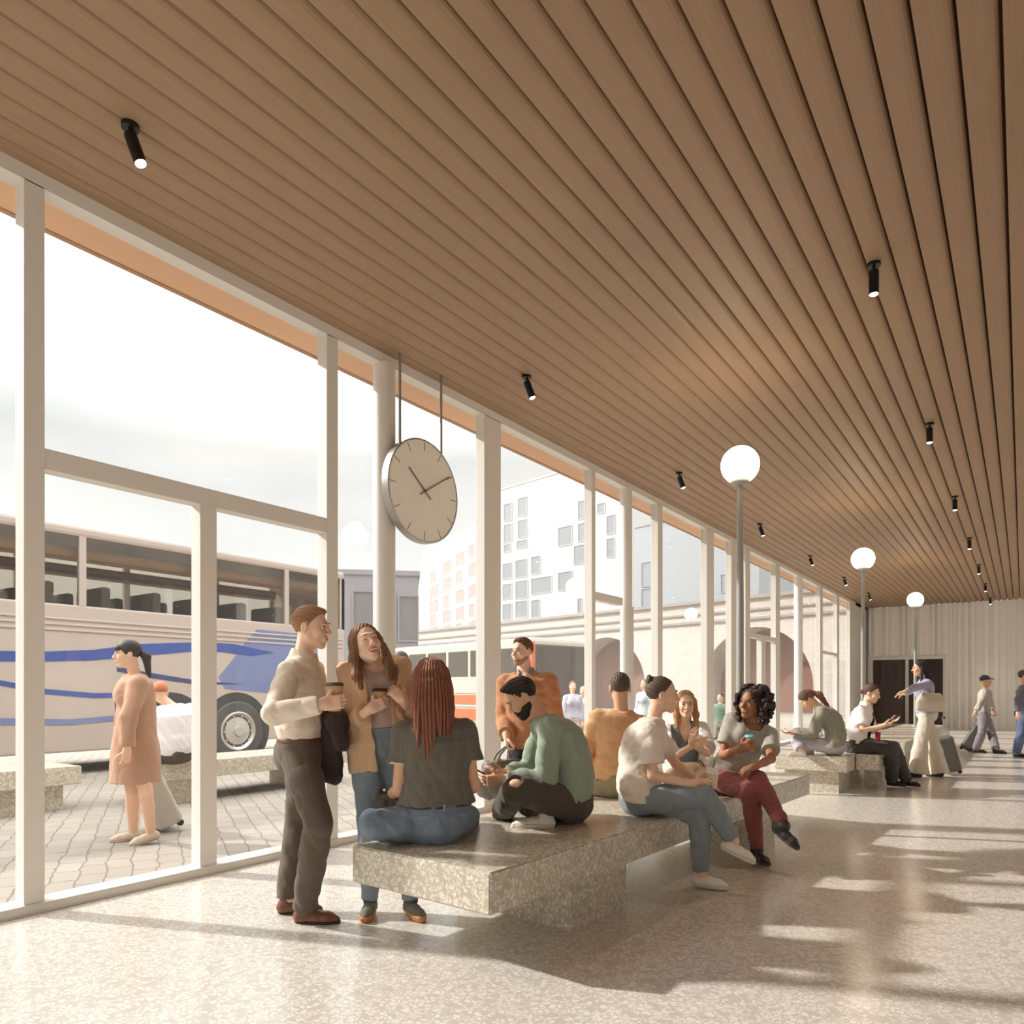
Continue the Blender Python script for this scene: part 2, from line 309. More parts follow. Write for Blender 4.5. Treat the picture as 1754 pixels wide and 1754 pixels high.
class Fig:
    def __init__(s, pel, neck, head, sc_=1.0, female=0, hip=0, chest=0, face=(0, 0, 0), sag=.02, bulk=1.0, hs=None):
        s.sc = sc_; s.fem = female; s.pel = np.asarray(pel, float); s.bulk = bulk
        s.neck = neck if len(neck) == 3 and not isinstance(neck, tuple) else bone(s.pel, neck[0], neck[1], .54*sc_, neck[2])
        s.ax = unit(s.neck-s.pel); s.L = float(np.linalg.norm(s.neck-s.pel))
        fh, fc = fdir(hip, s.pel), fdir(chest, s.pel)
        o = lambda f: unit(np.cross(Uv, f)-s.ax*(np.cross(Uv, f)@s.ax))
        s.lh, s.lc = o(fh), o(fc); s.fc = unit(np.cross(s.lc, s.ax)); s.fh = unit(np.cross(s.lh, s.ax)); s.bend = -s.fc*sag
        s.hs = hs or (.5+.5*sc_)*(1.0 if not female else .95)
        s.hc = bone(s.neck, head[0], head[1], .185*sc_, head[2])
        f0 = fdir(face[0], s.hc); p = math.radians(face[1]); r = math.radians(face[2])
        l0 = np.cross(Uv, f0); f = f0*math.cos(p)-Uv*math.sin(p); u = np.cross(f, l0)
        s.A = np.stack([l0*math.cos(r)+u*math.sin(r), f, u*math.cos(r)-l0*math.sin(r)])
        s.arm = {}; s.leg = {}; s.hands = {}; s.shoes = {}
        sw = (.172 if not female else .148)*sc_*bulk
        for sd, g in (('l', 1), ('r', -1)):
            s.arm[sd] = [s.neck-s.ax*.072*sc_+s.lc*g*sw]; s.leg[sd] = [s.pel+s.lh*g*.088*sc_]
    def limb_arm(s, sd, el, wr, shift=(0, 0, 0)):
        a = s.arm[sd]; a[0] = a[0]+vdir_raw(shift, a[0])
        a.append(el if isinstance(el, np.ndarray) else bone(a[0], el[0], el[1], .295*s.sc, el[2]))
        a.append(wr if isinstance(wr, np.ndarray) else bone(a[1], wr[0], wr[1], .25*s.sc, wr[2]))
    def limb_leg(s, sd, kn, an, floor=False):
        a = s.leg[sd]; a.append(kn if isinstance(kn, np.ndarray) else bone(a[0], kn[0], kn[1], .44*s.sc, kn[2]))
        a.append(an if isinstance(an, np.ndarray) else bone(a[1], an[0], an[1], .41*s.sc, an[2]))
    def tc(s, X, Y, Z):
        px, py, pz = X-s.pel[0], Y-s.pel[1], Z-s.pel[2]; t = (px*s.ax[0]+py*s.ax[1]+pz*s.ax[2])/s.L
        tt = np.clip(t, -.3, 1.1); b = 4*np.clip(tt, 0, 1)*(1-np.clip(tt, 0, 1)); w = np.clip(tt, 0, 1)
        qx, qy, qz = px-s.bend[0]*b, py-s.bend[1]*b, pz-s.bend[2]*b
        lx, ly, lz = [s.lh[i]*(1-w)+s.lc[i]*w for i in range(3)]; n = np.sqrt(lx*lx+ly*ly+lz*lz)+1e-6
        fx, fy, fz = [s.fh[i]*(1-w)+s.fc[i]*w for i in range(3)]; m = np.sqrt(fx*fx+fy*fy+fz*fz)+1e-6
        return t, (qx*lx+qy*ly+qz*lz)/n, (qx*fx+qy*fy+qz*fz)/m
    def tp(s, t, x, y):
        w = min(max(t, 0), 1); return s.pel+s.ax*t*s.L+s.bend*4*w*(1-w)+unit(s.lh*(1-w)+s.lc*w)*x+unit(s.fh*(1-w)+s.fc*w)*y
    def loft(s, e=0.0, t0=-.14, t1=1.0, ease=None, tmul=None, k=.02):
        W = TW[s.fem]*s.sc*s.bulk; Dd = TD[s.fem]*s.sc*s.bulk
        def f(X, Y, Z):
            t, x, y = s.tc(X, Y, Z); t_ = t; t = np.maximum(t, -.01) if t0 < -.145 else t; ee = e if ease is None else e+np.interp(t, ease[0], ease[1])
            w = np.interp(t, TT, W)+ee; d = np.interp(t, TT, Dd)+ee
            k0 = np.sqrt((x/w)**2+(y/d)**2); k1 = np.sqrt((x/w**2)**2+(y/d**2)**2)
            return np.maximum(np.maximum(k0*(k0-1)/np.maximum(k1, 1e-5), (t_-t1)*s.L), (t0-t_)*s.L)
        m = .34*s.sc*s.bulk+.05; a = s.pel+s.ax*t0*s.L; b = s.pel+s.ax*t1*s.L
        return Prim(f, np.minimum(a, b)-m, np.maximum(a, b)+m, k)
    def hl(s, x, y, z): return s.hc+(np.array([x, y, z])*s.hs)@s.A
    def hell(s, c, R3, k=.02, op='u'): return ell(s.hl(*c), [r*s.hs for r in R3], s.A, k, op)
    def hcone(s, a, b, ra, rb, k=.01, op='u'): return cone(s.hl(*a), s.hl(*b), ra*s.hs, rb*s.hs, k, op)
    def hloc(s, X, Y, Z):
        q = [X-s.hc[0], Y-s.hc[1], Z-s.hc[2]]; return [sum(q[j]*s.A[i, j] for j in range(3))/s.hs for i in range(3)]
    def head_prims(s, open_mouth=False, fine=True):
        w = .95 if s.fem else 1.0; P = [s.hell((0, -.014, .036), (.073*w, .094, .083), .01), s.hell((0, .016, -.028), (.060*w, .074, .086), .03),
             s.hcone((.042*w, .008, -.060), (.014, .064, -.096), .018, .016, .022), s.hcone((-.042*w, .008, -.060), (-.014, .064, -.096), .018, .016, .022),
             s.hcone((0, .068, -.097), (0, .070, -.094), .019, .018, .018)]
        nb = s.neck-s.ax*.02; nr = (.054 if not s.fem else .045)*s.sc
        P += [cone(s.hl(0, -.020, -.05), nb, .052*s.hs*w, nr, .02), cone(nb-s.ax*.012, s.arm['l'][0]+s.ax*.005, nr*.8, .038*s.sc, .035), cone(nb-s.ax*.012, s.arm['r'][0]+s.ax*.005, nr*.8, .038*s.sc, .035)]
        if fine:
            for g in (1, -1):
                P += [s.hell((g*.034, .060, -.028), (.026, .026, .028), .02), s.hell((g*.0745*w, -.012, -.006), (.012, .020, .032), .006), s.hell((g*.0875*w, -.008, -.002), (.007, .010, .018), .004, 's')]
            P += [s.hcone((-.026, .083, .026), (.026, .083, .026), .012, .012, .014)]
            for g in (1, -1): P.append(s.hell((g*.031, .1015, .004), (.017, .014, .011), .010, 's'))
            P += [s.hcone((0, .088, .012), (0, .112, -.026), .0075, .0115, .008), s.hell((.0105, .102, -.031), (.009, .011, .008), .006), s.hell((-.0105, .102, -.031), (.009, .011, .008), .006)]
            P += [s.hell((0, .088, -.062), (.026, .014, .017), .012)]
            if open_mouth: P.append(s.hell((0, .099, -.066), (.024, .020, .012), .004, 's'))
            else: P.append(s.hcone((-.018, .098, -.0625), (.018, .098, -.0625), .0022, .0022, .004, 's'))
        return P
    def hand(s, sd, d=None, n=(0, 0, 1), curl=.5, spread=1.0, thumb=1.0):
        wr = s.arm[sd][2]; fd = unit(wr-s.arm[sd][1]); d = fd if d is None else vdir(*d, wr); n = vdir(*n, wr); n = unit(n-d*(n@d))
        th = np.cross(d, n) if sd == 'r' else np.cross(n, d); q = s.sc*(.93 if s.fem else 1.0); P = []
        P.append(rbox(wr+d*.048*q, (.048*q, .037*q, .0145*q), .013*q, np.stack([d, th, n]), .012)); P.append(cone(wr-fd*.03, wr+d*.02*q, .026*q, .024*q, .02))
        P.append(cone(wr+d*.015*q+th*.012*q, wr+d*.05*q+th*.026*q+n*.008*q, .017*q, .014*q, .01))
        for i, (o, Lf) in enumerate(((.029, .070), (.0098, .079), (-.0098, .073), (-.028, .058))):
            p = wr+d*(.088-.004*abs(i-1))*q+th*o*q; a = curl*(.55+.06*i); dd = unit(d+th*(o*1.6*spread))
            for j, fr in enumerate((.45, .31, .24)):
                v = dd*math.cos(a)+n*math.sin(a); p2 = p+v*Lf*fr*q; P.append(cone(p, p2, (.0092-.0007*j)*q, (.0086-.0008*j)*q, .004)); p = p2; a += curl*(.8 if j == 0 else .55)
        p = wr+d*.03*q+th*.028*q+n*.004
        for (cd_, ct, cn, Ll, r) in ((.55, .80, .35*thumb, .040, .0115), (.80, .35, .55*thumb, .030, .0105), (.9, .05, .6*thumb, .024, .0095)):
            v = unit(d*cd_+th*ct+n*cn); p2 = p+v*Ll*q; P.append(cone(p, p2, r*q, r*.92*q, .005)); p = p2
        s.hands[sd] = (wr+d*.075*q+n*.02*q, d, n, th, q); return P
    def arm_prims(s, sd, e=0.0):
        a, b, c = s.arm[sd]; m = b+(c-b)*.4; q = s.sc*(.84 if s.fem else 1.0)*(.5+.5*s.bulk)
        return [cone(a, a+(b-a)*.35, .052*q+e, .049*q+e, .035), cone(a+(b-a)*.3, b, .049*q+e, .039*q+e, .012), cone(b, m, .039*q+e, .037*q+e, .01), cone(m, c, .037*q+e, .0265*q+e, .01)]
    def leg_prims(s, sd, e=0.0):
        a, b, c = s.leg[sd]; q = s.sc*(.96 if s.fem else 1.0)*(.6+.4*s.bulk); kd = unit(b-a); sh = unit(c-b); bk = unit(-kd+sh*(kd@sh)+1e-6); bk = bk if (kd@sh) < .98 else -s.fh
        m = b+(c-b)*.33+bk*(-.0)*q
        return [cone(a, a+(b-a)*.4, .086*q+e, .079*q+e, .04), cone(a+(b-a)*.35, b, .079*q+e, .056*q+e, .02), cone(b, m, .054*q+e, .055*q+e, .012), cone(m, c, .055*q+e, .036*q+e, .012)]
    def seat_clip(s, z, r=.28):
        p = s.pel
        return Prim(lambda X, Y, Z: np.maximum(np.maximum(Z-z, z-.2-Z), np.sqrt((X-p[0])**2+(Y-p[1])**2)-r), [p[0]-r, p[1]-r, z-.2], [p[0]+r, p[1]+r, z], .003, 's')
    def body(s, hands=None, vs=.005, fine=True, open_mouth=False, seat=None, bust=True):
        P = [s.loft(-.004, -.14, 1.0)]
        if s.fem and bust: P += [ell(s.tp(.70, g*.062*s.sc, .082*s.sc), [.05*s.sc, .045*s.sc, .052*s.sc], None, .03) for g in (1, -1)]
        P.append(ell(s.tp(.0, 0, -.03*s.sc), [.122*s.sc]*3, None, .03))
        for sd in 'lr':
            if len(s.leg[sd]) == 3: P += s.leg_prims(sd); P += s.foot_prims(sd, core=True)
        P += s.head_prims(open_mouth, fine)
        for sd in 'lr':
            if len(s.arm[sd]) == 3: P += s.arm_prims(sd); P += s.hand(sd, **(hands or {}).get(sd, {}))
        if seat is not None: P.append(s.seat_clip(seat))
        return P
    # ---- clothes
    def top_prims(s, e=.012, hem=-.02, sleeve=.95, ease=None, neck='crew', nr=None, vdepth=.82, vs_=.35, loose=.0, bust=True):
        P = [s.loft(e, hem, 1.0, ease)]
        q = s.sc*(.84 if s.fem else 1.0)*(.5+.5*s.bulk); nb = s.neck-s.ax*.02
        if s.fem and bust: P += [ell(s.tp(.70, g*.060*s.sc, .082*s.sc), [.05*s.sc+e, .045*s.sc+e, .055*s.sc+e], None, .05) for g in (1, -1)]
        for sd in 'lr':
            P.append(cone(nb-s.ax*.012, s.arm[sd][0]+s.ax*.005, .042*s.sc+e*.5, .040*s.sc+e*.9, .04))
            if len(s.arm[sd]) < 3: continue
            a, b, c = s.arm[sd]; f = sleeve
            if f <= .5: P.append(cone(a, a+(b-a)*f*2, .053*q+e+.004, .052*q+e+loose, .035, cut=True))
            else:
                g = (f-.5)*2
                P += [cone(a, a+(b-a)*.4, .053*q+e, .050*q+e, .035), cone(a+(b-a)*.35, b, .050*q+e, .042*q+e+loose*.6, .012), cone(b, b+(c-b)*g, .042*q+e+loose*.6, (.042-.014*g)*q+e+loose*.5, .012, cut=True)]
        r = nr or (.066 if not s.fem else .06); up = s.ax
        if neck == 'collar':
            P += [cone(nb, nb+unit(s.hl(0, -.022, -.05)-nb)*.066*s.sc, .080*s.sc, .071*s.sc, .012, cut=True)]
            P.append(Prim(lambda X, Y, Z, f=s: np.maximum(np.maximum(np.abs(f.tc(X, Y, Z)[1])-np.maximum(0, (f.tc(X, Y, Z)[0]-.955)*.42), -f.tc(X, Y, Z)[2]), .95-f.tc(X, Y, Z)[0]), nb-.2, nb+.2, .004, 's'))
        else:
            P.append(cone(nb+up*.035+s.fc*.012, nb+up*.2, r*s.sc, r*s.sc*1.1, .006, 's'))
        if neck == 'v': P.append(s.front_gap(vdepth, 2, vs_))
        if neck == 'scoop': P.append(ell(s.neck+s.fc*.075*s.sc-s.ax*.01*s.sc, [.085*s.sc, .085*s.sc, .085*s.sc], None, .006, 's'))
        return P
    def front_gap(s, t0, t1, slope, base=0.0, y0=.01):
        def f(X, Y, Z):
            t, x, y = s.tc(X, Y, Z); return np.maximum(np.maximum(np.abs(x)-np.maximum(base, base+slope*(t-t0)*s.L), y0-y), np.maximum(t0-t, t-t1)*s.L)
        return Prim(f, s.pel-1.2, s.neck+.9, .004, 's')
    def bottom_prims(s, e=.010, waist=.24, length=.97, knee=0.0, cuff=0.0, hip=True, seat=None, sides='lr'):
        P = [s.loft(e, -.14, waist), ell(s.tp(.0, 0, -.03*s.sc), [.122*s.sc+e*.6]*3, None, .03), plane_cut(s.tp(waist, 0, 0), s.ax)]
        q = s.sc*(.96 if s.fem else 1.0)*(.6+.4*s.bulk)
        for sd in sides:
            a, b, c = s.leg[sd]; m = b+(c-b)*.33
            P += [cone(a, a+(b-a)*.4, .086*q+e, .079*q+e, .04), cone(a+(b-a)*.35, b, .079*q+e, .057*q+e+knee, .02), cone(b, m, .056*q+e+knee, .055*q+e+knee+cuff*.3, .012),
                  cone(m, b+(c-b)*length, .055*q+e+knee+cuff*.3, .038*q+e+cuff, .012, cut=True)]
        if seat is not None: P.append(s.seat_clip(seat))
        return P
    def belt_prims(s, e, t0, t1): return [s.loft(e, t0, t1)]
    def set_foot(s, sd, toe, up=(0, 0, 1)):
        u = unit(up); t = np.asarray(toe, float); t = unit(t-u*(t@u)); s.shoes[sd] = (t, u)
    def foot_prims(s, sd, core=False, e=0.0):
        if sd not in s.shoes: return []
        t, u = s.shoes[sd]; a = s.leg[sd][2]; q = s.sc*(.92 if s.fem else 1.0); k = .018
        if core: return [cone(a, a-u*.05*q-t*.02*q, .034*q, .030*q, .02), cone(a-u*.045*q, a-u*.066*q+t*.13*q, .030*q, .022*q, .02)]
        return [cone(a-u*.052*q-t*.028*q, a-u*.058*q+t*.06*q, .035*q+e, .036*q+e, k), cone(a-u*.058*q+t*.06*q, a-u*.066*q+t*.125*q, .037*q+e, .036*q+e, k), cone(a-u*.066*q+t*.125*q, a-u*.072*q+t*.168*q, .036*q+e, .022*q+e, k)]
    def shoe(s, sd, root, m, ms, collar=.05, cr=.044, vs=.004, sole=.024):
        t, u = s.shoes[sd]; a = s.leg[sd][2]; q = s.sc*(.92 if s.fem else 1.0); P = s.foot_prims(sd, e=.004)
        if collar >= .04: P += [ball(a+t*.004, .0475*q, .012), cone(a, a+unit(s.leg[sd][1]-a)*collar*q, .047*q, cr*q, .012, cut=True)]
        P += [cone(a-u*.05*q-t*.016*q, a+(u if collar < .04 else unit(s.leg[sd][1]-a))*collar*q-t*.006*q, .040*q, cr*q, .02, cut=True), plane_cut(a-u*(.094*q-sole), -u), ell(a+(u if collar < .04 else unit(s.leg[sd][1]-a))*(collar+.004)*q-t*.006*q, [cr*q-.009]*3, None, .004, 's')]
        o = solid('shoe', P, vs, m, root); P2 = s.foot_prims(sd, e=.008)+[plane_cut(a-u*.094*q, -u), plane_cut(a-u*(.0945*q-sole), u)]
        c = solid('sole', P2, vs, ms, None, None, np.array(world_pos(o))); c.parent = o; c.location = (0, 0, 0); return o
def vdir_raw(sh, pos):
    V = unit([pos[0], pos[1], 0]); Rr = np.cross(V, Uv); return Rr*sh[0]+Uv*sh[1]+V*sh[2]
SKIN = {'fair': (236, 194, 166), 'light': (238, 200, 174), 'tan': (224, 178, 146), 'brown': (168, 116, 86)}
def skin(t): return mat('skin_'+t, SKIN[t], .5, var=.04, vscale=20, sss=.06, spec=.35)
def hairm(n, rgb): return mat('hair_'+n, rgb, .62, var=.35, vscale=90, stretch=(1, 1, .12), bump=.6, bscale=160, spec=.4)
def cloth(n, rgb, rough=.9, b=.25, var=.07): return mat('cloth_'+n, rgb, rough, var=var, vscale=14, bump=b, bscale=420, spec=.15, sheen=.12)
M_EYE = mat('eye_white', (232, 228, 222), .25, var=.0); M_IRIS = mat('iris_brown', (62, 40, 26), .2, var=.1); M_LIP = {}
def lipm(rgb): return mat('lips_%d_%d_%d' % rgb, rgb, .45, var=.03)
def face_parts(f, root, brow, lip, smile=.004, closed=False, teeth=False, mouth_open=False):
    vs = .0016
    for g in (1, -1):
        if closed:
            solid('eyelashes', [f.hcone((g*.020, .0880, .002), (g*.031, .0900, .006), .0018, .0020, .002), f.hcone((g*.031, .0900, .006), (g*.043, .083, .001), .0020, .0016, .002)], .0012, brow, root, origin=None)
        else:
            e = solid('eye', [f.hell((g*.031, .0785, .004), (.0125, .0105, .0072), .001)], vs, M_EYE, root)
            i = solid('iris', [f.hell((g*.031, .0862, .004), (.0056, .0042, .0060), .001)], .0010, M_IRIS, None, None, np.array(world_pos(e))); i.parent = e; i.location = (0, 0, 0)
            solid('eyelashes', [f.hcone((g*.019, .0845, .0065), (g*.031, .0895, .0120), .0017, .0019, .002), f.hcone((g*.031, .0895, .0120), (g*.0445, .0800, .0065), .0019, .0015, .002)], .0012, brow, root)
        solid('eyebrow', [f.hcone((g*.015, .0955, .0275), (g*.031, .0940, .0310), .0026, .0028, .002), f.hcone((g*.031, .0940, .0310), (g*.047, .0800, .0250), .0028, .0016, .002)], vs, brow, root)
    m = lipm(lip); up = 0.0 if not mouth_open else .004; dn = 0.0 if not mouth_open else -.010; ww = .0225 if not mouth_open else .026
    P = []
    for g in (1, -1):
        P += [f.hcone((0, .0975, -.0590+up), (g*ww*.55, .0945, -.0585+up+smile*.3), .0040, .0038, .003), f.hcone((g*ww*.55, .0945, -.0585+up+smile*.3), (g*ww*1.1, .0840, -.061+smile), .0038, .0018, .003),
              f.hcone((0, .0965, -.0670+dn), (g*ww*.55, .0930, -.0660+dn+smile*.3), .0046, .0042, .003), f.hcone((g*ww*.55, .0930, -.0660+dn+smile*.3), (g*ww*1.1, .0840, -.062+smile), .0042, .0018, .003)]
    solid('lips', P, .0014, m, root)
    if teeth: solid('teeth', [f.hell((0, .0875, -.0620+up*1.1), (.020, .010, .0050 if mouth_open else .0042), .001)], .0012, mat('teeth', (252, 250, 246), .3, var=0), root)
def face_cut(f, yf=.052, hl=.066, ny=.80, nz=-.60, soft=.006):
    A = f.A; n = unit(A[1]*ny+A[2]*nz); return plane_cut(f.hl(0, yf, hl), n, soft)
def hair_short(f, root, m, vs=.004, quiff=.0, th=.008, cut=None, ears=True, amp=.0022):
    P = [f.hell((0, -.018, .037), (.073+th, .094+th*.8, .083+th), .01)]
    if quiff: P += [f.hell((0, .016, .092), (.060, .064, .020+quiff), .02)]
    if quiff > .012: P += [f.hell((0, .058, .096+quiff*.4), (.046, .026, .016+quiff*.5), .015)]
    P.append(cut or face_cut(f))
    if ears: P += [f.hell((g*.083, -.006, -.008), (.020, .024, .036), .006, 's') for g in (1, -1)]
    P.append(plane_cut(f.hl(0, -.06, -.078), -f.A[2], .01))
    def dp(x, y, z):
        a, b, c = f.hloc(x, y, z); return amp*np.sin(np.arctan2(a, c+.02)*34+b*40)+amp*.6*np.sin(a*310+c*140)
    return solid('hair', P, vs, m, root, dp)
def beard(f, root, m, g, vs=.004):
    P = [f.hell((0, .016, -.032), (.060+g, .074+g, .086+g), .01), f.hcone((0, .068, -.097), (0, .070, -.094), .020+g, .019+g, .018)]
    for k in (1, -1): P.append(f.hcone((k*.043, .006, -.055), (k*.014, .064, -.096), .019+g, .017+g, .018))
    P += [f.hell((0, .088, -.062), (.026+g*.5, .014+g, .017), .01), plane_cut(f.hl(0, .095, -.040), unit(f.A[2]*.95-f.A[1]*.0), .006), plane_cut(f.hl(0, .03, -.045), unit(f.A[2]*.85+f.A[1]*.30), .010) if False else plane_cut(f.hl(0, -.018, 0), -f.A[1], .006)]
    for k in (1, -1): P.append(f.hell((k*.040, .075, -.030), (.030, .034, .026), .006, 's'))
    P.append(f.hell((0, .100, -.0625), (.024, .02, .009), .003, 's'))
    return solid('beard', P, vs, m, root, lambda x, y, z: .0010*np.sin(x*900)*np.sin(z*700))
def make_root(f, seat=None, label='', group=None):
    if seat is not None: loc = (f.pel[0], f.pel[1], seat)
    else:
        a = [f.leg[q][2] for q in 'lr' if len(f.leg[q]) == 3]; p = np.mean(a, axis=0) if a else f.pel; loc = (p[0], p[1], 0.0)
    return empty('person', tuple(float(x) for x in loc), label, 'person', group)
def cup(pos, h, r0, r1, mb, ml, label, sleeve=None, lidh=.014, name='coffee_cup', cat='cup'):
    b = MB().lathe([(r0*.96, 0), (r0, .003), (r1, h), (r1+.002, h+.002), (r1-.002, h+.003)], pos, 24)
    root = b.build(name, mb, None, True, pos); tag(root, label, cat)
    MB().lathe([(r1+.004, h-.004), (r1+.005, h+.002), (r1+.002, h+.006), (r1-.003, h+lidh), (r1-.008, h+lidh+.002)], pos, 24).build('lid', ml, root, True)
    if sleeve: MB().lathe([(r0+(r1-r0)*.30+.0016, h*.30), (r0+(r1-r0)*.78+.0016, h*.78)], pos, 24).build('sleeve', sleeve, root, True)
    return root
# ------------------------------------------------------------------ the hall
XW, CEIL, YB, YF, XR = -4.83, 4.41, -5.0, 29.9, 6.5
tag(MB().box((XW-.06, YB, -.12), (XR, YF, 0)).build('floor', M_FLOOR), kind='structure')
# slatted ceiling: one long extruded profile, boards with recessed dark joints
PITCH, X0, GAP, REC = .1694, -.083, .015, .06
def ceiling():
    bm = bmesh.new(); prof = []; k0 = int(math.floor((XW+.06-X0)/PITCH)); k1 = int(math.ceil((XR-X0)/PITCH))
    for k in range(k0, k1):
        a = X0+k*PITCH+GAP/2; b = X0+(k+1)*PITCH-GAP/2
        a = max(a, XW+.04)
        if b-a < .03: continue
        prof += [(a, CEIL+REC, 0), (a, CEIL+.004, 0), (a+.003, CEIL, 0), (b-.056, CEIL, 0), (b-.034, CEIL+.003, 0), (b-.016, CEIL+.010, 0), (b-.005, CEIL+.020, 0), (b, CEIL+.032, 0), (b, CEIL+REC, 1)]
    lo = [bm.verts.new((x, YB, z)) for x, z, _ in prof]; hi = [bm.verts.new((x, YF, z)) for x, z, _ in prof]
    for i in range(len(prof)-1):
        f = bm.faces.new((lo[i], hi[i], hi[i+1], lo[i+1])); f.material_index = 1 if prof[i][2] else 0
    b = bmesh.new(); bmesh.ops.create_cube(b, size=1)
    me = bpy.data.meshes.new('ceiling'); bm.to_mesh(me); bm.free(); b.free(); o = link('ceiling', me, M_WOOD); me.materials.append(M_DARK); tag(o, kind='structure')
ceiling()
tag(MB().box((-5.35, YB, CEIL+.10), (XR+.1, YF+.1, CEIL+.30)).build('trim_1', M_DARK), kind='structure')          # roof deck above the slats
tag(MB().box((-5.33, YB, CEIL-.005), (-4.90, YF, CEIL+.12)).build('trim_2', M_SOFFIT), kind='structure')         # outside eave
tag(MB().box((-5.37, YB, CEIL-.012), (-5.325, YF, CEIL+.32)).build('trim_3', mat('eave_edge', (178, 140, 112), .6)), kind='structure')
# window wall
XI, XO, XG = XW+.05, XW-.07, XW-.02
def yy(px, X=XI): return on_x(px, X)[0]
def zz(px, py, X=XI): return z_at(py, on_x(px, X)[1])
Z_HEAD = 4.32; Z_SILL = .062
tag(MB().box((XO, YB, Z_HEAD), (XI, YF, CEIL+.04)).build('trim_4', M_FRAME), kind='structure')
sl = MB(); sl.box((XO-.05, YB, -.02), (XI+.02, YF, Z_SILL), .018); tag(sl.build('trim_5', M_FRAME), kind='structure')
mull = [(41, 77), (560, 579), (645, 684, 'c'), (830, 858), (1014, 1020), (1067, 1088, 'c'), (1127, 1135), (1211, 1223), (1253, 1262), (1277, 1285), (1329, 1336), (1364, 1378, 'c'), (1405, 1409.5), (1434, 1437.5), (1456, 1466)]
ys = [(yy(m[0]), yy(m[1]), m[2] if len(m) > 2 else 'm') for m in mull]
colr = [(m[1]-m[0])*.5*on_x((m[0]+m[1])/2, XW)[1]/FPX*.97 for m in mull]
step = ys[3][0]-ys[0][0]
ys = [(ys[0][0]-step, ys[0][1]-step, 'm'), (ys[1][0]-step, ys[1][1]-step, 'm')]+ys
trans = {2: (zz(77, 767), zz(77, 803), 343.5, 372), 6: (zz(1020, 1013), zz(1020, 1027), 1079, 1086), 11: (zz(1285, 1083), zz(1285, 1091), 1305, 1312), 14: (zz(1409, 1114), zz(1409, 1119), None, None)}
trans[0] = (trans[2][0], trans[2][1], 'y', yy(343.5)-step, yy(372)-step)
for i, (a, b, c) in enumerate(ys):
    m = MB(); zb, zt = Z_SILL-.01, Z_HEAD+.01
    if c == 'c': rc = colr[i-2]; m.lathe([(rc, zb), (rc, zt)], (XW-.0, (a+b)/2, 0), 28)
    else: m.box((XO, a, zb), (XI, b, zt), .004)
    nxt = ys[i+1] if i+1 < len(ys) else None; panes = []
    if nxt:
        y0, y1 = b-.005, nxt[0]+.005
        if i in trans:
            t = trans[i]; m.box((XO+.006, b-.01, t[1]), (XI-.006, nxt[0]+.01, t[0]), .004); panes.append((y0, y1, t[0]-.005, zt)); ym = None
            if t[2] == 'y': ym = (t[3], t[4])
            elif t[2]: ym = (yy(t[2]), yy(t[3]))
            if ym: m.box((XO+.003, ym[0], zb), (XI-.003, ym[1], t[1]+.01), .004); panes += [(y0, ym[0]+.005, zb, t[1]+.005), (ym[1]-.005, y1, zb, t[1]+.005)]
            else: panes.append((y0, y1, zb, t[1]+.005))
        else: panes.append((y0, y1, zb, zt))
    o = m.build('window_%d' % (i+1), M_FRAME, smooth=(c == 'c')); tag(o, kind='structure')
    for p in panes: MB().box((XG-.005, p[0], p[2]), (XG+.005, p[1], p[3])).build('pane', M_GLASS, o)
tag(MB().box((XW-.12, yy(1466), 0), (XI, YF, CEIL)).build('wall_left', M_FRAME), kind='structure')
# far wall: ribbed plaster with uneven ribs
M_RIB = mat('ribbed_plaster', (246, 243, 238), .75, var=.04)
def ribs(mb, x0, x1, y, z0, z1, rs):
    r = random.Random(rs); x = x0
    while x < x1:
        w = r.choice((.05, .07, .10)); d = r.choice((.06, .10, .16)); mb.box((x, y-d, z0), (min(x+w, x1), y+.01, z1)); x += w+r.choice((.07, .12, .18, .30))
DX0, DX1 = [float((lambda v: v[0]*YF/v[1])(ray(p, HZ))) for p in (1490, 1621)]
DZ = z_at(1124, float(YF/ray(1555, HZ)[1]))
fw = MB(); fw.box((XW, YF, 0), (DX0, YF+.15, CEIL)).box((DX1, YF, 0), (XR, YF+.15, CEIL)).box((DX0, YF, DZ), (DX1, YF+.15, CEIL))
ribs(fw, XW, DX0, YF, 0, CEIL, 1); ribs(fw, DX1, XR, YF, 0, CEIL, 2); ribs(fw, DX0, DX1, YF, DZ+.02, CEIL, 3)
tag(fw.build('wall_far', M_RIB), kind='structure')
wr = MB().box((XR, YB, 0), (XR+.15, 6, CEIL+.1)).box((XR, 6, 0), (XR+.15, YF, .1)).box((XR, 6, Z_HEAD), (XR+.15, YF, CEIL+.1))  # right wall out of view; its glazing is added to let in fill light
for k in range(11): wr.box((XR, 6+k*2.38, 0), (XR+.15, 6.1+k*2.38, CEIL))
wr = tag(wr.build('wall_right', mat('white_plaster', (225, 220, 212), .9, var=.02)), kind='structure')
for k in range(10): MB().box((XR+.06, 6.09+k*2.38, .09), (XR+.07, 6.01+(k+1)*2.38, Z_HEAD+.01)).build('pane', M_GLASS, wr)
# unseen end wall behind the viewer, with glazing added for sky fill
bk = MB(); bk.box((XW-.06, YB-.12, 0), (XR, YB, .08)).box((XW-.06, YB-.12, Z_HEAD), (XR, YB, CEIL+.1))
bx = [XW-.06+i*(XR-XW+.06-.12)/6 for i in range(7)]
for x in bx: bk.box((x, YB-.12, 0), (x+.12, YB, CEIL))
bk = tag(bk.build('wall_back', M_FRAME), kind='structure')
for x in bx[:-1]: MB().box((x+.11, YB-.07, .07), (x+(XR-XW-.06)/6+.02, YB-.06, Z_HEAD+.01)).build('pane', M_GLASS, bk)
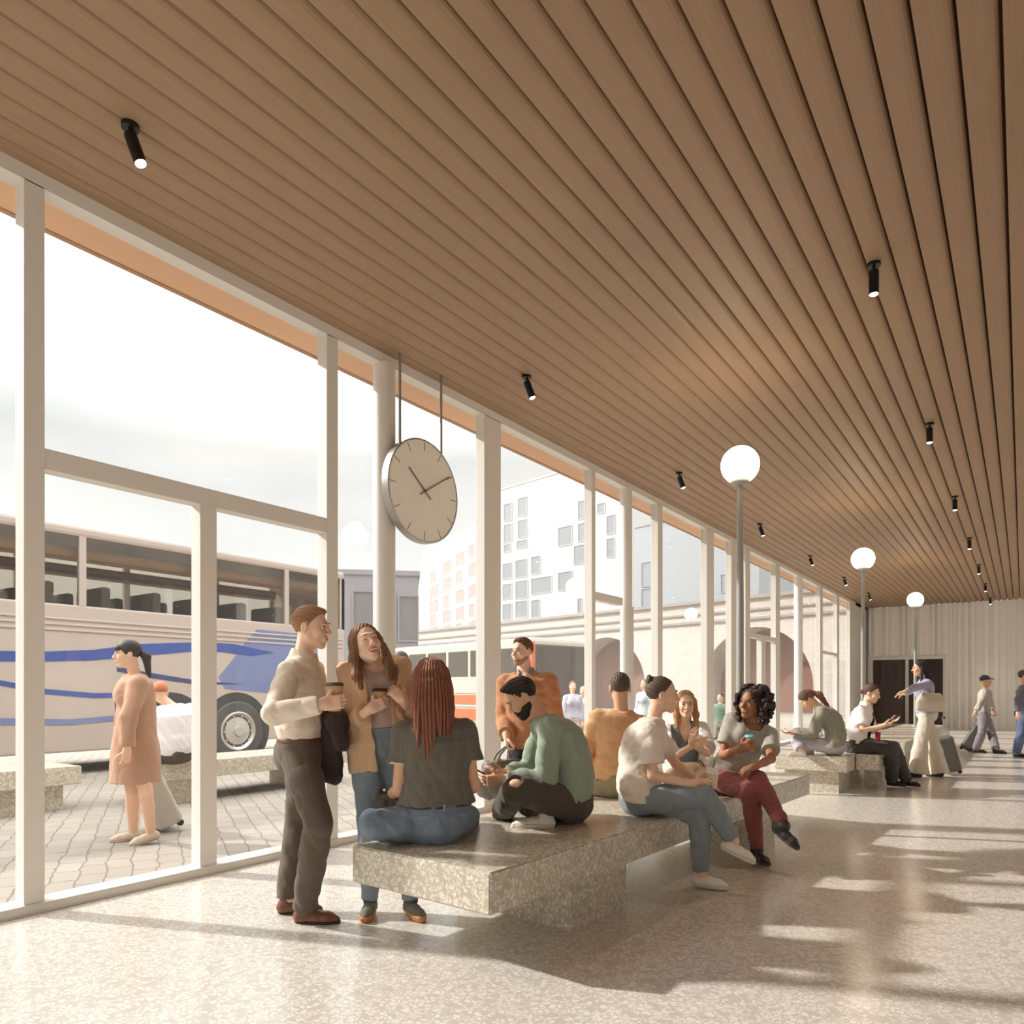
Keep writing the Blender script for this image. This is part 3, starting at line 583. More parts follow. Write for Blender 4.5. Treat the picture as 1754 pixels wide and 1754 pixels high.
# glazed double door in the far wall, a brown lobby behind it
d = MB(); ft = .10; xm = (DX0+DX1)/2
for x in (DX0, xm-ft/2, DX1-ft): d.box((x, YF-.06, 0), (x+ft, YF+.12, DZ))
d.box((DX0+.003, YF-.057, DZ-.12), (DX1-.003, YF+.117, DZ-.002)).box((DX0+.003, YF-.05, .001), (DX1, YF+.10, .10))
door = tag(d.build('door_1', M_FRAME), kind='structure')
for x0, x1 in ((DX0+ft, xm-ft/2), (xm+ft/2, DX1-ft)): MB().box((x0-.01, YF+.02, .09), (x1+.01, YF+.03, DZ-.11)).build('pane', M_GLASS, door)
MB().tube([(xm-.14, YF-.02, .95), (xm-.14, YF-.06, 1.0), (xm-.14, YF-.06, 1.3), (xm-.14, YF-.02, 1.35)], .012).build('handle', M_STEEL, door)
lb = MB(); lb.box((DX0-.6, YF+3.2, 0), (DX1+.6, YF+3.3, 3)).box((DX0-.7, YF+.2, 0), (DX0-.6, YF+3.3, 3)).box((DX1+.6, YF+.2, 0), (DX1+.7, YF+3.3, 3)).box((DX0-.7, YF+.15, 2.9), (DX1+.7, YF+3.3, 3))
tag(lb.build('wall_lobby', mat('lobby_brown', (122, 92, 76), .7, var=.25, vscale=1.5)), kind='structure')
tag(MB().box((DX0-.7, YF, -.1), (DX1+.7, YF+3.3, 0)).build('floor_lobby', M_FLOOR), kind='structure')
# ------------------------------------------------------------------ terrazzo benches
BA = np.array([3.326, -.101]); 
def bw(al, rt, z=0.0):         # bench frame (along, right) to world
    f = BA[0]+.786*al-.618*rt; l = BA[1]+.618*al+.786*rt; p = Fv*f+Rv*l; return np.array([p[0], p[1], z])
BTOP, BBOT = .48, .28
def bench(name, P, blocks, label, ztop=BTOP, zbot=BBOT, m=None):
    """P: the four plan corners of the slab; blocks: four plan corners each"""
    m = m or M_BENCH; c = np.mean(P, axis=0); root = empty('terrazzo_bench', (float(c[0]), float(c[1]), 0), label, 'bench')
    b = MB(); t = bmesh.new(); vs = [t.verts.new((p[0], p[1], z)) for z in (zbot, ztop) for p in P]
    t.faces.new(vs[3::-1]); t.faces.new(vs[4:]); 
    for i in range(4): t.faces.new((vs[i], vs[(i+1) % 4], vs[4+(i+1) % 4], vs[4+i]))
    bmesh.ops.recalc_face_normals(t, faces=t.faces[:]); bmesh.ops.bevel(t, geom=t.edges[:], offset=.008, segments=2, affect='EDGES'); b.merge(t); b.build('slab', m, root)
    for q in blocks: MB().prism([(p[0], p[1]) for p in q], 0, zbot+.002).build('plinth', m, root)
    return root
def brect(a0, a1, r0, r1): return [bw(a0, r0), bw(a0, r1), bw(a1, r1), bw(a1, r0)]
bench('b', brect(0, 5.0, -.98, 0), [brect(.765, 1.38, -.91, -.06), brect(3.5, 4.12, -.91, -.06)], 'long terrazzo bench in the foreground with a cantilevered near end')
def wrect(x0, x1, y0, y1): return [(x0, y0), (x1, y0), (x1, y1), (x0, y1)]
bench('b', wrect(-2.70, -1.81, 9.89, 12.3), [wrect(-2.6, -1.93, 10.0, 10.7), wrect(-2.6, -1.93, 11.4, 12.1)], 'terrazzo bench beyond the long one, under the woman with a ponytail')
bench('b', wrect(-1.80, -1.52, 10.4, 12.3), [wrect(-1.78, -1.60, 10.9, 11.7)], 'narrow terrazzo bench beside the seated person in uniform')
bench('b', wrect(-2.45, -1.55, 13.2, 20.5), [wrect(-2.3, -1.7, 13.6, 14.3), wrect(-2.3, -1.7, 19.0, 19.7)], 'terrazzo bench farthest inside, behind the woman in lilac')
# ------------------------------------------------------------------ globe lamps on poles
M_GLOBE = emit_mat('globe_glow', (255, 232, 196), 11.0)
def globe_lamp(p, zb, label):
    root = empty('globe_lamp', (p[0], p[1], zb), label, 'lamp', 'globe lamps along the benches'); zc = 3.47; r = .178
    MB().lathe([(.075, 0), (.075, .02), (.036, .03), (.034, 1.6), (.026, zc-zb-r-.02)], (p[0], p[1], zb), 16).build('pole', M_POLE, root, True)
    MB().lathe([(.05, 0), (.085, .03), (.088, .055)], (p[0], p[1], zc-r-.02), 20).build('collar', M_POLE, root, True)
    MB().lathe([(r*math.sin(math.pi*i/20+.001), -r*math.cos(math.pi*i/20)) for i in range(4, 21)], (p[0], p[1], zc), 32).build('globe', M_GLOBE, root, True)
globe_lamp((-2.2, 6.88), BTOP, 'nearest of the globe lamps, rising behind the woman with curly dark hair')
globe_lamp((-2.13, 12.94), 0.0, 'globe lamp on a grey pole behind the person in uniform')
globe_lamp((-2.08, 19.5), BTOP, 'farthest globe lamp, behind the woman in lilac with a shoulder bag')
# ------------------------------------------------------------------ ceiling spotlights
M_SPOT = emit_mat('spot_glow', (255, 238, 205), 14.0)
def spotlight(x, y, tilt, label):
    root = empty('ceiling_spotlight', (x, y, CEIL), label, 'spotlight', 'black ceiling spotlights'); 
    MB().lathe([(.046, -.022), (.046, .004)], (x, y, CEIL), 20).build('base', M_BLACK, root, True)
    ax = Vector((math.sin(tilt)*.82, math.sin(tilt)*.57, -math.cos(tilt))); M = Vector((0, 0, -1)).rotation_difference(ax).to_matrix().to_4x4()
    MB().tube([(x, y, CEIL-.02), Vector((x, y, CEIL-.02))+ax*.05], .012).build('stem', M_BLACK, root)
    o = Vector((x, y, CEIL-.055)); MB().lathe([(.033, 0), (.034, -.01), (.034, -.165), (.030, -.168), (.028, -.16)], o, 20, M).build('body', M_BLACK, root, True)
    MB().lathe([(.0285, -.150), (.0285, -.170), (.020, -.176)], o, 16, M).build('lens', M_SPOT, root, True)
    l = bpy.data.lights.new('beam', 'SPOT'); l.energy = 45; l.spot_size = math.radians(70); l.spot_blend = .8; l.shadow_soft_size = .03; l.color = (1, .86, .66)
    lo = bpy.data.objects.new('beam', l); COL.objects.link(lo); lo.parent = root; lo.location = (o+ax*.19)-Vector((x, y, CEIL)); lo.rotation_euler = ax.to_track_quat('-Z', 'Y').to_euler()
nm = ['nearest the window head at upper left', 'second along the window', 'third along the window', 'fourth along the window', 'fifth along the window', 'sixth along the window', 'last along the window']
for k in range(7): spotlight(-3.98, 2.02+3.86*k, math.radians(20), 'black ceiling spotlight %s' % nm[k])
nm = ['at upper right, nearest of the right-hand row', 'second of the right-hand row', 'third of the right-hand row', 'fourth of the right-hand row', 'fifth of the right-hand row', 'sixth of the right-hand row', 'farthest of the right-hand row']
for k in range(7):
    if 5.78+3.83*k < YF-.5: spotlight(-.88, 5.78+3.83*k, 0.0, 'black ceiling spotlight %s' % nm[k])
# ------------------------------------------------------------------ hanging clock
def clock():
    X = -4.62; u = ray(727.5, HZ); t = X/u[0]; c = np.array([X, u[1]*t, z_at(841.5, t)]); R = .487
    root = empty('hanging_clock', (X, float(c[1]), float(c[2])), 'large round silver clock hanging on two rods by the glass', 'clock')
    M = Matrix.Rotation(math.pi/2, 4, 'Y'); o = tuple(c)
    MB().lathe([(R-.01, -.085), (R, -.078), (R, 0), (R-.008, .004), (R-.012, .004), (R-.014, -.004)], o, 96, M).build('case', M_STEEL, root, True)
    MB().lathe([(R-.013, -.012), (R-.013, -.003)], o, 96, M).build('dial', mat('dial_cream', (246, 242, 232), .6, var=.03), root, True)
    mk = mat('taupe_metal', (128, 114, 98), .4, metal=.2)
    def bar(a, r0, r1, w, x, name):
        m = MB(); m.box((x, -w/2, r0), (x+.004, w/2, r1)); o2 = m.build(name, mk, None)
        o2.data.transform(Matrix.Rotation(a, 4, 'X')); o2.parent = root
    for h in range(12): bar(-math.radians(30*h), R*.78, R*.95, .0055, -.004, 'hour_mark')
    bar(math.radians(52), -.10, R*.58, .013, .006, 'hour_hand'); bar(-math.radians(58), -.09, R*.83, .011, .012, 'minute_hand')
    MB().lathe([(.014, -.003), (.014, .02)], o, 16, M).build('hub', mk, root, True)
    for px in (685, 755.5):
        yv = float(on_x(px, X-.04)[0]); MB().tube([(X-.04, yv, CEIL+.002), (X-.04, yv, float(c[2])+math.sqrt(max(.01, R*R-(yv-c[1])**2))-.02)], .0125, 12).build('rod', M_STEEL, root, True)
clock()
# ------------------------------------------------------------------ outside: pavement
def paver_mat():
    m = bpy.data.materials.new('stone_pavers'); m.use_nodes = True; N = m.node_tree.nodes; L = m.node_tree.links; p = N['Principled BSDF']
    ge = N.new('ShaderNodeNewGeometry'); mp = N.new('ShaderNodeMapping'); mp.inputs['Rotation'].default_value = (0, 0, .5); L.new(ge.outputs['Position'], mp.inputs[0])
    no = N.new('ShaderNodeTexNoise'); no.inputs['Scale'].default_value = 5; L.new(mp.outputs[0], no.inputs['Vector'])
    ad = N.new('ShaderNodeMix'); ad.data_type = 'RGBA'; ad.blend_type = 'LINEAR_LIGHT'; ad.inputs[0].default_value = .035; L.new(mp.outputs[0], ad.inputs[6]); L.new(no.outputs['Color'], ad.inputs[7])
    b = N.new('ShaderNodeTexBrick'); b.inputs['Scale'].default_value = 1.0; b.inputs['Brick Width'].default_value = .30; b.inputs['Row Height'].default_value = .17
    b.inputs['Mortar Size'].default_value = .008; b.inputs['Mortar Smooth'].default_value = .4
    b.inputs['Color1'].default_value = srgb(156, 147, 136); b.inputs['Color2'].default_value = srgb(146, 137, 126); b.inputs['Mortar'].default_value = srgb(120, 110, 99)
    L.new(ad.outputs[2], b.inputs['Vector']); L.new(b.outputs['Color'], p.inputs['Base Color']); p.inputs['Roughness'].default_value = .8
    bp = N.new('ShaderNodeBump'); bp.inputs['Strength'].default_value = .5; bp.inputs['Distance'].default_value = .01; bp.invert = True; L.new(b.outputs['Fac'], bp.inputs['Height']); L.new(bp.outputs[0], p.inputs['Normal']); return m
tag(MB().box((-90, -40, -.12), (XW-.06, 120, 0)).box((XW-.06, -40, -.12), (20, YB, 0)).box((-150, 120, -.12), (60, 240, 0)).box((XR+.2, -40, -.12), (60, 120, 0)).box((-150, -40, -.12), (-90, 120, 0)).build('ground', paver_mat()), kind='structure')
YO = lambda px, X: float(on_x(px, X)[0])
bench('b', wrect(-8.9, -8.0, YO(262, -8), YO(600, -8)), [wrect(-8.8, -8.1, YO(262, -8)+.15, YO(262, -8)+.8), wrect(-8.8, -8.1, YO(600, -8)-.8, YO(600, -8)-.15)], 'added bench standing in for the reflected hall bench, under the man in a white shirt')  # solid bench added where the glass reflects the hall bench
bench('b', wrect(-9.5, -8.6, -2.2, YO(140, -8.6)), [wrect(-9.4, -8.7, -1.8, -1.2), wrect(-9.4, -8.7, YO(140, -8.6)-.8, YO(140, -8.6)-.15)], 'added bench standing in for a glass reflection at the far left, in front of the coach')  # second bench added in place of a reflection in the glass
# ------------------------------------------------------------------ the coach
M_BUS = mat('coach_paint', (176, 161, 151), .35, var=.02); M_TINT = glass_mat('tinted_glass', (.86, .84, .80, 1), .05, .5, 4.0)
M_BLUE = mat('blue_stripe', (54, 74, 140), .4, var=.05); M_LAV = mat('lavender_stripe', (108, 117, 154), .4, var=.05); M_SEAT = mat('seat_grey', (92, 88, 88), .8)
M_TYRE = mat('tyre', (74, 72, 68), .8); M_HUB = mat('hub_alloy', (186, 180, 172), .4, metal=.5)
def coach():
    X, W = -12.1, 2.5; ya, ye = -4.2, YO(590, X); z0, z1, z2, zt = .36, 2.66, 3.74, 3.90
    root = empty('coach', (X-W/2, (ya+ye)/2, 0), 'cream coach with blue wave stripes parked outside at left', 'bus')
    b = MB(); b.box((X-W, ya, z0), (X, ye, z1), .03); b.box((X-W, ya, z2), (X, ye, zt), .05)
    cuts = [(128-200, 136-200)]; px = [(136, 148), (331, 341), (488, 495)]; pil = [(YO(a, X), YO(c, X)) for a, c in px]; dy = pil[1][0]-pil[0][0]
    pil = [(pil[0][0]-2*dy, pil[0][1]-2*dy), (pil[0][0]-dy, pil[0][1]-dy)]+pil+[(ye-.12, ye)]; pil = [p for p in pil if p[0] > ya]
    pil = [(ya, ya+.12)]+pil
    for y0, y1 in pil:
        for xx in (X-.08, X-W): b.box((xx, y0, z1-.01), (xx+.08, y1, z2+.01))
    for y0 in (ya, ye-.08): b.box((X-W, y0, z1-.01), (X, y0+.08, z2+.01))
    b.build('body', M_BUS, root)
    for i in range(3): MB().box((X-.01, ya+.1, 2.24+.085*i), (X+.018, ye-.05, 2.275+.085*i), .012).build('moulding', M_BUS, root)
    for (a, c), (d, e) in zip(pil, pil[1:]):
        MB().box((X-.045, c, z1), (X-.035, d, z2)).build('window', M_TINT, root); MB().box((X-W+.035, c, z1), (X-W+.045, d, z2)).build('window', M_TINT, root)
    MB().box((X-W+.1, ya+.2, 2.0), (X-.1, ye-.2, 2.05)).build('cabin_floor', M_SEAT, root)
    for xx in (X-.55, X-W+.15): MB().box((xx, ya+.3, 3.42), (xx+.4, ye-.3, 3.60), .05).build('luggage_rack', mat('rack_brown', (132, 112, 92), .7), root)
    y = ya+.6
    while y < ye-.8:
        for xx in (X-1.05, X-W+.15): MB().box((xx, y, 2.1), (xx+.9, y+.16, 3.02), .06).build('seat', M_SEAT, root)
        y += .85
    def poly(pts, name, m, off):
        t = MB(); bm = bmesh.new(); a = []
        for p, q in pts:
            yv, dep = on_x(p, X); a.append((yv, z_at(q, dep)))
        lo = [bm.verts.new((X+.001, u, w)) for u, w in a]; hi = [bm.verts.new((X+off, u, w)) for u, w in a]; n = len(a); bm.faces.new(lo); bm.faces.new(hi[::-1])
        for i in range(n): bm.faces.new((lo[i], hi[i], hi[(i+1) % n], lo[(i+1) % n]))
        t.merge(bm); return t.build(name, m, root)
    poly([(440, 1078), (575, 1092), (575, 1190), (470, 1188), (385, 1180), (374, 1160), (400, 1128), (420, 1100)], 'stripe', M_LAV, .004)
    poly([(-200, 1112), (0, 1115), (78, 1116), (160, 1113), (240, 1103), (340, 1100), (400, 1103), (470, 1118), (430, 1124), (380, 1117), (340, 1115), (250, 1123), (160, 1131), (78, 1133), (0, 1133), (-200, 1130)], 'stripe', M_BLUE, .007)
    poly([(-200, 1150), (0, 1165), (78, 1180), (160, 1187), (262, 1186), (262, 1193), (160, 1196), (78, 1189), (0, 1174), (-200, 1160)], 'stripe', M_BLUE, .006)
    poly([(200, 1142), (255, 1152), (340, 1166), (420, 1172), (340, 1173), (255, 1161), (200, 1150)], 'stripe', mat('navy_stripe', (58, 62, 100), .4), .006)
    poly([(-200, 1228), (0, 1230), (120, 1232), (240, 1222), (240, 1231), (120, 1242), (0, 1242), (-200, 1242)], 'stripe', M_LAV, .006)
    for pxw in (405, 292):
        yv = YO(pxw, X); M = Matrix.Rotation(math.pi/2, 4, 'Y')
        MB().lathe([(.72, -.02), (.72, .006)], (X, yv, .57), 40, M).build('wheel_arch', mat('arch_dark', (60, 58, 56), .9), root, True)
        w = MB().lathe([(.36, -.2), (.52, -.2), (.56, -.16), (.56, .03), (.53, .06), (.38, .06), (.36, .03)], (X, yv, .56), 48, M).build('wheel', M_TYRE, root, True)
        hb = MB(); hb.lathe([(.37, .0), (.37, .065), (.345, .075), (.30, .03), (.27, .025), (.25, .05), (.10, .07), (.09, .10), (.02, .10)], (X, yv, .56), 40, M)
        for k in range(10): hb.lathe([(.018, .03), (.018, .05)], (X, yv+.285*math.cos(k*.628), .56+.285*math.sin(k*.628)), 8, M)
        hb.build('hub', M_HUB, w, True)
coach()
# ------------------------------------------------------------------ small white bus with orange bands
BU, BN = np.array([-.975, .2215]), np.array([.2215, .975]); BC = np.array([-10.0, 15.0])
def bus():
    Lb, Wb = 6.3, 2.4; root = empty('minibus', tuple(BC+BU*Lb/2+BN*Wb/2)+(0,), 'white bus with orange bands parked in front of the arches', 'bus')
    M = Matrix(((BU[0], BN[0], 0, BC[0]), (BU[1], BN[1], 0, BC[1]), (0, 0, 1, 0), (0, 0, 0, 1)))   # local x backwards along the side, y across, z up
    wt = mat('bus_white', (186, 178, 168), .35, var=.02); og = mat('bus_orange', (190, 98, 54), .45, var=.05); dk = mat('bus_glass', (84, 75, 66), .12, var=.2, vscale=1.0)
    MB().box((0, 0, .32), (Lb, Wb, 2.66), .09, M).build('body', wt, root)
    for a, c, nme in ((.95, 1.20, og), (.50, .82, og), (.86, .885, mat('bus_line', (150, 140, 132), .5)), (1.24, 1.26, mat('bus_line', (150, 140, 132), .5))):
        MB().box((.02, -.012, a), (Lb-.05, .02, c), 0, M).build('stripe', nme, root)
    MB().box((.02, -.010, .33), (Lb-.05, .02, .46), 0, M).build('shade_band', mat('bus_olive_shade', (150, 146, 122), .6), root)  # olive strip low on the side: shadow put in as colour
    x = .55
    while x+.9 < Lb: MB().box((x, -.012, 1.70), (x+.9, .03, 2.42), .03, M).build('window', dk, root); x += 1.0
    MB().box((-.02, .12, .95), (.05, Wb-.12, 2.50), .04, M).build('windshield', dk, root)
    MB().box((-.025, .0, .40), (.06, .10, 2.55), .02, M).build('corner_post', og, root)
    MB().box((-.03, .1, .34), (.05, Wb-.1, .90), .03, M).build('bumper', og, root)
    for xx in (1.3, 5.1):
        w = MB().lathe([(.2, -.14), (.38, -.14), (.40, -.1), (.40, .02), (.2, .03)], (0, 0, 0), 32, M @ Matrix.Translation((xx, .0, .40)) @ Matrix.Rotation(math.pi/2, 4, 'X')).build('wheel', M_TYRE, root, True)
bus()
# ------------------------------------------------------------------ arched brick building
def brick_mat():
    m = bpy.data.materials.new('pale_brick'); m.use_nodes = True; N = m.node_tree.nodes; L = m.node_tree.links; p = N['Principled BSDF']
    tc = N.new('ShaderNodeTexCoord'); mp = N.new('ShaderNodeMapping'); mp.inputs['Rotation'].default_value = (math.pi/2, 0, 0); L.new(tc.outputs['Object'], mp.inputs[0])
    b = N.new('ShaderNodeTexBrick'); b.inputs['Scale'].default_value = 1.0; b.inputs['Brick Width'].default_value = .42; b.inputs['Row Height'].default_value = .15; b.inputs['Mortar Size'].default_value = .008
    b.inputs['Color1'].default_value = srgb(204, 194, 184); b.inputs['Color2'].default_value = srgb(192, 181, 172); b.inputs['Mortar'].default_value = srgb(166, 154, 144)
    L.new(mp.outputs[0], b.inputs['Vector']); L.new(b.outputs['Color'], p.inputs['Base Color']); p.inputs['Roughness'].default_value = .85; return m
KA = 1.6; A0, A1 = at(1445, HZ, 24.6*KA)[:2], at(680, HZ, 44.6*KA)[:2]; ZA = lambda z: EYE+(z-EYE)*KA; AU = (A1-A0)/np.linalg.norm(A1-A0); AN = np.array([AU[1], -AU[0]]); AN = AN if AN[1] > 0 else -AN
def a_s(px):
    v = ray(px, HZ)[:2]; M2 = np.array([[AU[0], -v[0]], [AU[1], -v[1]]]); return float(np.linalg.solve(M2, -A0)[0])
def arches():
    root = empty('arched_building', (A0[0], A0[1], 0), 'pale brick building with round arches beyond the buses', 'building')
    s0, s1 = a_s(1500), a_s(560); H = ZA(4.85); c1, w1 = (a_s(1204)+a_s(1393))/2, abs(a_s(1204)-a_s(1393))/2; c2 = a_s(1036); pit = c2-c1; top = ZA(3.70); sp = max(.9, top-w1)
    M = Matrix(((AU[0], AN[0], 0, A0[0]), (AU[1], AN[1], 0, A0[1]), (0, 0, 1, 0), (0, 0, 0, 1)))
    cs = [c1+pit*k for k in range(-1, 6) if s0+w1+.2 < c1+pit*k < s1-w1-.2]
    pts = [(s0, 0)]
    for c in sorted(cs):
        pts += [(c-w1, 0)]+[(c-w1*math.cos(math.pi*i/28), sp+(top-sp)*math.sin(math.pi*i/28)) for i in range(29)]+[(c+w1, 0)]
    pts += [(s1, 0), (s1, H), (s0, H)]
    R = M @ Matrix(((1, 0, 0, 0), (0, 0, 1, 0), (0, 1, 0, 0), (0, 0, 0, 1)))
    w = MB().prism(pts, 0, 1.3*KA, R)
    bmesh.ops.triangulate(w.bm, faces=[f for f in w.bm.faces if len(f.verts) > 4]); w.build('facade', brick_mat(), root)
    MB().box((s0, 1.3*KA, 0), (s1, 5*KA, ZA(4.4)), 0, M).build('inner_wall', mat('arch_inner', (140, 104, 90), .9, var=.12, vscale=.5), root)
    for z, h, dp in ((ZA(3.98), .16, .14), (ZA(4.32), .12, .12), (ZA(4.76), .2, .2)): MB().box((s0, -dp, z), (s1, .05, z+h), .01, M).build('cornice', mat('cornice_stone', (150, 140, 133), .8), root)
arches()
# ------------------------------------------------------------------ pale apartment buildings and the grey hall
def block(name, label, px0, d0, vp, px1, ytop, pxt, wins, mw, mwin, dep=9.0, cat='building', inset=.12):
    """facade through the point px0 at depth d0, running towards the vanishing point vp; wins are pixel boxes on it"""
    u = unit(ray(vp, HZ))[:2]; u = u/np.linalg.norm(u); o = at(px0, HZ, d0)[:2]; n = np.array([-u[1], u[0]]); n = n if n@o > 0 else -n
    def S(px):
        v = ray(px, HZ)[:2]; q = np.linalg.solve(np.array([[u[0], -v[0]], [u[1], -v[1]]]), -o); return float(q[0]), float(q[1])
    M = Matrix(((u[0], n[0], 0, o[0]), (u[1], n[1], 0, o[1]), (0, 0, 1, 0), (0, 0, 0, 1)))
    sa, sb = sorted((S(px0)[0], S(px1)[0])); Ht = z_at(ytop, S(pxt)[1]); root = empty(name, (o[0], o[1], 0), label, cat)
    MB().box((sa, 0, 0), (sb, dep, Ht), 0, M).build('wall', mw, root); MB().box((sa-.1, -.1, Ht), (sb+.1, dep, Ht+.25), 0, M).build('roof', mw, root)
    for a, c, t, bt in wins:
        (s0, dd), (s1, de) = S(a), S(c); z1 = z_at(t, dd); z0 = z_at(bt, dd); lo, hi = sorted((s0, s1)); f = .07
        fr = MB().box((lo-f, -inset, z0-f), (hi+f, -.001, z0), 0, M).box((lo-f, -inset, z1), (hi+f, -.001, z1+f), 0, M).box((lo-f, -inset, z0), (lo, -.001, z1), 0, M).box((hi, -inset, z0), (hi+f, -.001, z1), 0, M).build('window', mw, root)
        MB().box((lo, -.03, z0), (hi, -.002, z1), 0, M).build('pane', mwin, fr)
    return root
M_APT = mat('white_render', (188, 185, 181), .85, var=.01); M_PALE = mat('pale_window', (116, 121, 126), .35, var=.06, vscale=.8); M_PINK = mat('pink_panel', (142, 120, 110), .6, var=.08, vscale=.6)
wb = [(864, 877, 865, 893), (888, 903, 855, 885), (864, 877, 900, 930), (888, 903, 893, 922), (864, 875, 934, 946), (886, 903, 928, 940), (957, 980, 905, 936), (991, 1008, 860, 890), (991, 1008, 898, 928), (984, 1008, 936, 967), (862, 878, 967, 992), (884, 903, 961, 990), (911, 925, 955, 984), (862, 877, 1002, 1027), (884, 904, 997, 1026), (911, 945, 992, 1018), (957, 980, 982, 1012), (862, 877, 1036, 1062), (884, 904, 1031, 1058), (911, 924, 1029, 1058), (990, 997, 1026, 1050), (1040, 1053, 885, 915), (1040, 1052, 924, 955), (1024, 1036, 864, 880)]
block('apartment_building', 'white apartment block with scattered square windows behind the arches', 1072, 92.0, -300, 846, 780, 1060, wb, M_APT, M_PALE)
wa = []
for r, (yl, yr) in enumerate(((985, 925), (1010, 960), (1035, 1000), (1058, 1035), (1080, 1066))):
    for c in range(5):
        x0 = 738+c*22; t = (x0-738)/88.0; y = yl+(yr-yl)*t; wa.append((x0, x0+(13 if (r+c) % 3 else 9), y-4, y+16))
block('apartment_building', 'white apartment wing with close rows of pale windows behind the clock', 858, 130.0, 330, 722, 948, 723, wa, M_APT, M_PINK)
wc = [(1100, 1116, 965, 1005), (1100, 1116, 1010, 1040), (1236, 1246, 985, 1015)]
block('office_building', 'pale grey building behind the arches to the right of the apartments', 1300, 66.0, -235, 1088, 900, 1110, wc, mat('blue_grey_render', (150, 156, 162), .85), mat('grey_window', (132, 138, 144), .35))
block('station_hall', 'grey building with a large window beyond the cream coach', 716, 38.0, 9000, 560, 985, 645, [(606, 676, 1014, 1096), (684, 715, 1022, 1097)], mat('grey_cladding', (130, 125, 129), .7, var=.05, vscale=.6), mat('grey_brown_glass', (104, 98, 96), .2, var=.1), dep=4.0)
# ------------------------------------------------------------------ the people inside, nearest first
def seat_pt(px, pyb, zs, dz): # pelvis centre above the contact point seen at a pixel on a seat of height zs
    p = on_z(px, pyb, zs); return p+np.array([0, 0, dz])
def foot_on(px, py, h=.09): return on_z(px, py, h)
M_CUPB = mat('kraft_cup', (208, 168, 122), .7); M_LID = mat('brown_lid', (84, 62, 50), .5); M_GREYSHOE = mat('grey_suede', (120, 118, 108), .9); M_GUM = mat('gum_sole', (186, 128, 78), .6)
M_BRSHOE = mat('brown_leather', (118, 74, 52), .4); M_BRSOLE = mat('dark_sole', (62, 48, 40), .6); M_WHSHOE = mat('white_canvas', (226, 220, 208), .8); M_WHSOLE = mat('off_white_sole', (214, 206, 192), .6)
# P1 man in a cream shirt
def man_cream():
    D = 4.22; pel = at(518, 1292, D)
    f = Fig(pel, (517, 1128, -1), (531, 1083, 0), 1.03, 0, hip=78, chest=70, face=(68, 4, 0), sag=.012, hs=1.02)
    f.limb_leg('r', (545, 1412, -1), foot_on(523, 1553)); f.limb_leg('l', (510, 1408, 1), foot_on(494, 1538))
    f.limb_arm('r', (470, 1222, -1), (552, 1206, -1)); f.limb_arm('l', (552, 1226, 1), (577, 1240, -1))
    f.set_foot('r', fdir(72, pel)); f.set_foot('l', fdir(80, pel))
    root = make_root(f, None, 'man standing in cream shirt and brown trousers, holding a cup, facing right')
    hn = {'r': dict(d=(.95, .12, .1), n=(.15, .05, .95), curl=.75, thumb=.8), 'l': dict(d=(.1, -.9, -.3), n=(-.8, 0, .5), curl=.9)}
    solid('body', f.body(hn, open_mouth=False), .0048, skin('light'), root)
    sh = cloth('cream_shirt', (232, 220, 204)); br = cloth('brown_trousers', (102, 90, 80))
    solid('shirt', f.top_prims(.010, .188, .96, ([.1, .2, .3, .5, .8], [.0, .002, .022, .018, .004]), 'collar', loose=.014), .005, sh, root, wrinkle(.0030, .085, 1))
    solid('trousers', f.bottom_prims(.010, .185, 1.0, .002, .016), .005, br, root, wrinkle(.0036, .10, 2, (1, 1, .5)))
    solid('belt', f.belt_prims(.0190, .150, .190), .004, mat('belt_brown', (104, 68, 50), .5), root)
    for sd in 'lr': f.shoe(sd, root, M_BRSHOE, M_BRSOLE, collar=.0, cr=.040, sole=.020)
    h = hairm('light_brown', (150, 112, 80)); hair_short(f, root, h, .004, quiff=.006, th=.007); face_parts(f, root, h, (194, 130, 114), .010, teeth=True)
    w, d, n, th, q = f.hands['r']; c = w+n*.040+th*.0-d*.005; cup(c-np.array([0, 0, .050]), .140, .033, .045, M_CUPB, M_LID, 'kraft coffee cup with brown lid held by the man in a cream shirt')
    # folded jacket over the left forearm
    a, b = f.arm['l'][1], f.arm['l'][2]; m0 = at(556, 1232, 4.33); P = []
    top = [at(548, 1226, 4.30), at(580, 1236, 4.14)]; 
    P += [cone(top[0], top[1], .052, .050, .02), cone(top[0], at(553, 1318, 4.30), .050, .045, .04), cone(at(566, 1232, 4.2), at(570, 1326, 4.2), .050, .050, .04), cone(at(578, 1238, 4.12), at(585, 1272, 4.10), .045, .036, .04)]
    P.append(cone(a, b+unit(b-a)*.10, .040, .034, .003, 's'))
    j = solid('folded_jacket', P, .006, cloth('dark_jacket', (66, 54, 52)), None, wrinkle(.008, .09, 5, (1, 1, .3)), m0); tag(j, 'dark folded jacket hanging over the forearm of the man in a cream shirt', 'jacket')
man_cream()
